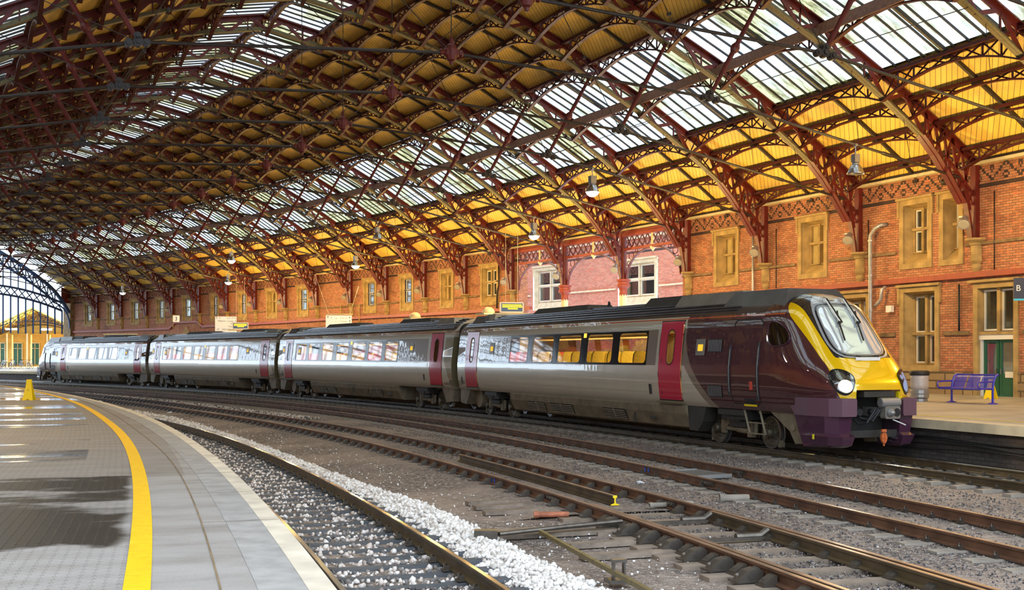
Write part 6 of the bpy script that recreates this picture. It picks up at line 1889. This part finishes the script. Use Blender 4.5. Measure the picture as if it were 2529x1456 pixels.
    mb.tube([(12.05, cy_ + .05, .82), (12.15, cy_ + .16, .76), (12.18, cy_ + .3, .70)], .014, 6, m=1); mb.build('brake_hoses', [M['black'], M['white']], q)
    mb = MB(); mb.rings([[(12.0 + dx, .10 + .075 * math.cos(a), .42 + .12 * math.sin(a)) for a in np.linspace(0, 2 * PI, 15)[:-1]] for dx in (0, .06)]); mb.box((12.03, .10, .58), (.05, .12, .06)); mb.box((12.07, .10, .42), (.02, .02, .24)); mb.box((12.07, .10, .42), (.02, .13, .02)); mb.box((12.03, .10, .28), (.03, .03, .08)); mb.build('towing_eye', M['orange'], t)
M['orange_ind'] = pm('orange_indicator_lamp', (.9, .3, .02), .4, emit=(1, .35, .02), es=2.5)
coach(0, True, 'leading coach with yellow nose and lit headlight, nearest the camera')
coach(1, False, 'second coach, silver and taupe between the leading coach and the third')
coach(2, False, 'third coach reflecting the bright sky, ahead of the rear coach')
coach(3, True, 'rear coach with its nose far left at the end of the train')
for k in range(3):
    c0_, r0_ = coach_frame(k); c1_, r1_ = coach_frame(k + 1)
    d0 = Vector((math.cos(r0_), math.sin(r0_), 0)); d1 = Vector((math.cos(r1_), math.sin(r1_), 0))
    A = c0_ - d0 * 11.06; B = c1_ + d1 * (11.06 if k < 2 else 11.02)
    t = thing('gangway', 'black rubber gangway between the %s' % ['leading and second coaches', 'second and third coaches', 'third and rear coaches'][k], 'gangway', tuple((A + B) / 2), r0_, 'gangways between coaches')
    n0 = Vector((-d0.y, d0.x, 0)); n1 = Vector((-d1.y, d1.x, 0))
    pr = _rr(-1.02, 1.02, .95, 3.55, .3); rg = []
    for j in range(9):
        u = j / 8; sc_ = 1.0 if j % 2 == 0 else .93
        rg.append([A.lerp(B, u) + n0.lerp(n1, u) * (y * sc_) + Vector((0, 0, 2.2 + (z - 2.2) * sc_)) for y, z in pr])
    inv = Matrix.Translation(-((A + B) / 2)); Rm = Matrix.Rotation(-r0_, 4, 'Z')
    mb = MB(); mb.rings([[Rm @ (inv @ p) for p in r] for r in rg]); mb.build('bellows', M['black'], t)
    mb = MB(); mb.bar((-.45, 0, .75), (.45, 0, .75), .3, .2); mb.bar((-.5, -.9, .5), (.5, -.9, .5), .08, .1); mb.build('drawbar', M['skirtdark'], t)

# ================================================================== PLATFORM FURNITURE AND SIGNS
def text(txt, size, mt, parent, loc, rot, name='lettering', align='LEFT'):
    c = bpy.data.curves.new(name, 'FONT'); c.body = txt; c.size = size; c.extrude = .002; c.align_x = align
    o = bpy.data.objects.new(name, c); COL.objects.link(o)
    me = bpy.data.meshes.new_from_object(o.evaluated_get(bpy.context.evaluated_depsgraph_get())) if False else None
    bpy.context.view_layer.update()
    me = bpy.data.meshes.new_from_object(o); bpy.data.objects.remove(o); bpy.data.curves.remove(c)
    me.materials.clear(); me.materials.append(mt)
    q = bpy.data.objects.new(name, me); COL.objects.link(q); q.parent = parent; q.location = loc; q.rotation_euler = rot
    return q
# sign frame: local x = to the right seen from the camera side, -y = towards the camera, z up
SR = (PI / 2, 0, 0)
def arrow(mb, x, z, d, L=.12):
    dx, dz = {'u': (0, 1), 'd': (0, -1), 'r': (1, 0), 'l': (-1, 0)}[d]
    mb.bar((x - dx * L / 2, -.055, z - dz * L / 2), (x + dx * L / 2, -.055, z + dz * L / 2), .02, .006, up=(0, 1, 0))
    for q in (-1, 1): mb.bar((x + dx * L / 2, -.055, z + dz * L / 2), (x + dx * L * .1 + q * dz * L * .35, -.055, z + dz * L * .1 + q * dx * L * .35), .02, .006, up=(0, 1, 0))
def sign_root(name, label, cat, o, s, z, rz=None):
    return thing(name, label, cat, WP(o, s, z), ang(s) if rz is None else rz)
# platform number 3
t = sign_root('platform_number_sign', 'small square cream sign with a black 3 over the rear coach', 'sign', 6.5, 75.9, 5.1, .15)
mb = MB(); mb.box((0, 0, .27), (.52, .08, .54)); mb.build('sign_panel', M['signwhite'], t)
text('3', .46, M['signink'], t, (0, -.045, .11), SR, align='CENTER')
mb = MB(); mb.tube([(0, .0, .54), (0, 0, 3.4)], .012, 6); mb.build('hanger', M['iron'], t)
# direction board, left
t = sign_root('direction_sign', 'white hanging direction board with arrows, left one beside a departure board', 'sign', 6.5, 67.0, 3.95, .2)
mb = MB(); mb.box((0, 0, .68), (1.62, .1, 1.36)); mb.build('sign_panel', M['signwhite'], t)
ik = MB(); arrow(ik, -.7, 1.25, 'u'); arrow(ik, .7, 1.25, 'd'); arrow(ik, .7, 1.02, 'r'); arrow(ik, -.6, .38, 'r'); ik.build('arrows', M['signink'], t)
for tx, x, z, al in (('4', -.5, 1.19, 'LEFT'), ('5 to 15', .58, 1.19, 'RIGHT'), ('Platform', -.58, .96, 'LEFT'), ('Lounge', .58, .96, 'RIGHT'), ('Toil', .58, .75, 'RIGHT'), ('Toilet', .58, .54, 'RIGHT'), ('Information', -.28, .32, 'LEFT'), ('Cash', -.44, .12, 'LEFT')):
    text(tx, .17, M['signink'], t, (x, -.052, z), SR, align=al)
mb = MB()
for x in (-.7, .7): mb.tube([(x, 0, 1.36), (x, 0, 4.3)], .01, 5)
mb.build('hanger', M['iron'], t)
# direction board, middle
t = sign_root('direction_sign', 'bright white direction board hung by two slanting cables over the third coach', 'sign', 6.5, 49.0, 3.6, .2)
mb = MB(); mb.box((0, 0, .64), (1.66, .1, 1.28)); mb.build('sign_panel', M['signwhite'], t)
mb = MB(); mb.box((.06, 0, 1.36), (1.7, .12, .06)); mb.build('top_rail', M['cream'], t)
ik = MB(); arrow(ik, -.7, 1.15, 'u', .16); [arrow(ik, .7, z, 'u', .16) for z in (1.12, .88, .64)]; arrow(ik, -.17, 1.08, 'd', .06)
ik.build('arrows', M['signink'], t)
for tx, x, z, al in (('4', -.52, 1.08, 'LEFT'), ('5 to 15', .55, 1.06, 'RIGHT'), ('Toilets', .55, .84, 'RIGHT'), ('Lounge', .55, .60, 'RIGHT')): text(tx, .16, M['inkfaint'], t, (x, -.052, z), SR, align=al)
text('i', .16, M['signink'], t, (-.2, -.052, .84), SR); text('i', .16, M['signink'], t, (.0, -.052, .84), SR)
mb = MB(); mb.tube([(-.66, 0, 1.38), (-1.5, .3, 3.9)], .012, 5); mb.tube([(.72, 0, 1.38), (1.3, .3, 3.2)], .012, 5); mb.build('hanging_cable', M['cream'], t)
# departure boards
for k, (s, z, lb) in enumerate([(64.5, 4.28, 'small amber departure board beside the left direction board'), (27.9, 4.36, 'amber departure board over the leading coach roof')]):
    t = sign_root('departure_board', lb, 'display', 6.5, s, z, .18)
    W_, H_ = (1.18, .52)
    mb = MB(); wframe_ = [(0, H_ - .03, W_, .06), (0, .03, W_, .06), (-W_ / 2 + .03, H_ / 2, .06, H_), (W_ / 2 - .03, H_ / 2, .06, H_)]
    for x, zz, w, h_ in wframe_: mb.box((x, 0, zz), (w, .16, h_))
    mb.box((0, .05, H_ / 2), (W_, .06, H_)); mb.build('case', M['white'], t)
    mb = MB(); mb.box((0, -.02, H_ / 2), (W_ - .12, .08, H_ - .12)); mb.build('screen', M['blackgloss'], t)
    rows = [('Train to Bristol', .32), ('calling at stations', .22), ('Paddington 12', .12)] if False else []
    led = MB()
    for r, zz in enumerate((H_ - .14, H_ - .23, H_ - .32)):
        x = -W_ / 2 + .12
        while x < W_ / 2 - .14:
            w = random.uniform(.03, .09)
            if r < 2 or abs(x) < .25: led.box((x + w / 2, -.062, zz), (w, .004, .055))
            x += w + .015
    led.build('led_text', M['led'], t)
    mb = MB(); mb.box((0, 0, -.06), (1.75, .5, .08)); mb.tube([(-.3, 0, H_), (-.3, 0, 3.9)], .012, 5); mb.tube([(.3, 0, H_), (.3, 0, 3.9)], .012, 5); mb.build('support_tray', M['cream'], t)
# domed lamps on the platform kiosk roofs
for k, (s, lb) in enumerate([(41.6, 'left pale domed lantern behind the second coach roof'), (33.0, 'right pale domed lantern by the wall opening')]):
    t = sign_root('dome_lantern', lb, 'lantern', 8.0, s, 4.25)
    mb = MB(); mb.lathe([(.0, .62), (.15, .60), (.28, .50), (.34, .36), (.34, .28)], n=18); mb.build('dome', M['cream'], t, smooth=True)
    mb = MB(); mb.box((0, 0, .24), (1.1, 1.0, .08)); mb.box((0, 0, -1.5), (.2, .2, 3.5)); mb.build('lantern_base', M['cream'], t)
# bench
t = thing('bench', 'blue perforated metal bench with three seats on the far platform', 'bench', WP(8.72, 1.75, .86), ang(1.75) + .0)
fr = MB()
for y in (-.82, .82):
    fr.tube([(.02, y, .02), (.02, y, .44), (.05, y, .62), (.12, y, .78), (.22, y, .84)], .032, 8)
    fr.tube([(.02, y, .44), (-.42, y, .44), (-.50, y, .47), (-.52, y, .55), (-.48, y, .62), (.03, y, .64)], .022, 8)
    fr.lathe([(.16, 0), (.14, .02), (.04, .05)], (.02, y, 0), n=14)
fr.tube([(-.44, -.84, .42), (-.44, .84, .42)], .022, 8); fr.tube([(.04, -.84, .42), (.04, .84, .42)], .022, 8); fr.tube([(.20, -.84, .83), (.20, .84, .83)], .022, 8)
fr.build('bench_frame', M['bluepaint'], t)
def perf():
    m = mat('perforated_blue_steel'); N = NT(m); tt = m.node_tree; b = bsdf(m)
    b.inputs['Base Color'].default_value = (0.03, 0.025, 0.45, 1); b.inputs['Roughness'].default_value = .35
    o = N.sep(N.obj())
    a = N.math('SUBTRACT', N.math('FRACT', N.math('DIVIDE', o[1], .02)), .5); c = N.math('SUBTRACT', N.math('FRACT', N.math('DIVIDE', N.math('ADD', o[2], o[0]), .02)), .5)
    r = N.math('SQRT', N.math('ADD', N.math('MULTIPLY', a, a), N.math('MULTIPLY', c, c)))
    N.l.new(N.math(G_, r, .26), b.inputs['Alpha']); return m
pf = perf()
for k in range(3):
    y = -.54 + .54 * k; mb = MB()
    pr = [(-.46, .44), (-.30, .425), (-.05, .43), (.02, .47), (.07, .6), (.14, .76), (.19, .82)]
    for (a, za), (b, zb) in zip(pr, pr[1:]): mb.quad((a, y - .24, za), (b, y - .24, zb), (b, y + .24, zb), (a, y + .24, za))
    mb.build('seat', pf, t)
# bins
def bin_(label, o, s, lid):
    t = thing('litter_bin', label, 'bin', WP(o, s, .86), ang(s))
    mb = MB(); mb.lathe([(.24, 0), (.24, .08), (.20, .09), (.27, .10), (.285, .13), (.285, .20), (.27, .22), (.285, .24), (.285, .34), (.26, .36)], n=24); mb.build('base_ring', M['grey'], t)
    mb = MB(); mb.lathe([(.255, .34), (.27, .5), (.262, .7), (.27, .80)], n=24); b_ = mb.build('clear_bag', M['plastic'], t, smooth=True)
    mb = MB()
    for k in range(14): mb.lathe([(.0, -.07), (.07, -.04), (.08, .02), (.0, .07)], (random.uniform(-.13, .13), random.uniform(-.13, .13), .42 + random.random() * .22), n=7)
    mb.build('rubbish', M['litter'], t)
    mb = MB(); mb.lathe([(.29, .79), (.30, .82), (.295, .90), (.25, .93), (.16, .935), (.15, .90)], n=24); mb.build('lid', M[lid], t, smooth=True)
bin_('clear litter bin with black lid left of the blue bench', 8.45, 3.55, 'black')
bin_('clear litter bin with lime green lid at the right edge', 9.0, -.55, 'lime')
# caution boards
def aboard(loc, rz, label, scale=1.0):
    t = thing('caution_board', label, 'floor sign', loc, rz)
    for q in (-1, 1):
        mb = MB(); w0, w1 = .15 * scale, .07 * scale; H = .62 * scale; d = .16 * scale
        P_ = [(-w0, q * d, 0), (-w0 * .45, q * d, 0), (0, q * d * .9, .05), (w0 * .45, q * d, 0), (w0, q * d, 0), (w1 * 1.1, q * d * .3, H * .72), (w1, q * .012, H), (-w1, q * .012, H), (-w1 * 1.1, q * d * .3, H * .72)]
        mb.rings([P_, [(x, y + q * .02, z) for x, y, z in P_]]); mb.build('board', M['yellow'], t)
    mb = MB(); mb.box((0, -.098 * scale, .3 * scale), (.10 * scale, .008, .008)); mb.tube([(.05 * scale, -.115, .22 * scale), (0, -.10, .34 * scale), (-.05 * scale, -.115, .22 * scale), (.05 * scale, -.115, .22 * scale)], .005, 4); mb.build('warning_mark', M['signink'], t)
aboard(WP(-16.5, 13.6, .917), .1, 'yellow wet floor board on the near platform by the puddle')
aboard(WP(11.3, 3.6, .89), ang(3) - 1.3, 'yellow wet floor board behind the blue bench')
# blue name board at the right edge
t = thing('name_board', 'dark blue station name board cut off by the right edge', 'sign', WP(11.6, 3.0, 3.95), -.15)
mb = MB(); mb.box((.9, 0, .35), (1.8, .06, .7)); mb.build('sign_panel', pm('navy_sign', (0.015, 0.02, 0.05), .5), t)
mb = MB(); mb.box((.9, 0, .03), (1.8, .065, .06)); mb.build('cyan_stripe', pm('cyan_stripe', (0.05, 0.5, 0.75), .5), t)
text('B', .26, M['white'], t, (.06, -.035, .30), SR)
# low structures on the far platform peeping over the rear coach
mb = MB(); mb.box((0, 0, 0), (3.2, .5, .10)); mb.box((-1.5, 0, -1.9), (.12, .3, 3.7)); mb.box((1.5, 0, -1.9), (.12, .3, 3.7))
for x in (-1.2, 1.2): mb.prism([(x - .2, -.05), (x + .2, -.05), (x + .05, -.35), (x - .05, -.35)], -.2, .2)
tag(mb.build('kiosk_canopy', M['cream'], loc=WP(9.5, 92.3, 4.35), rz=.1), 'low cream kiosk canopy behind the roof of the rear coach', 'canopy')
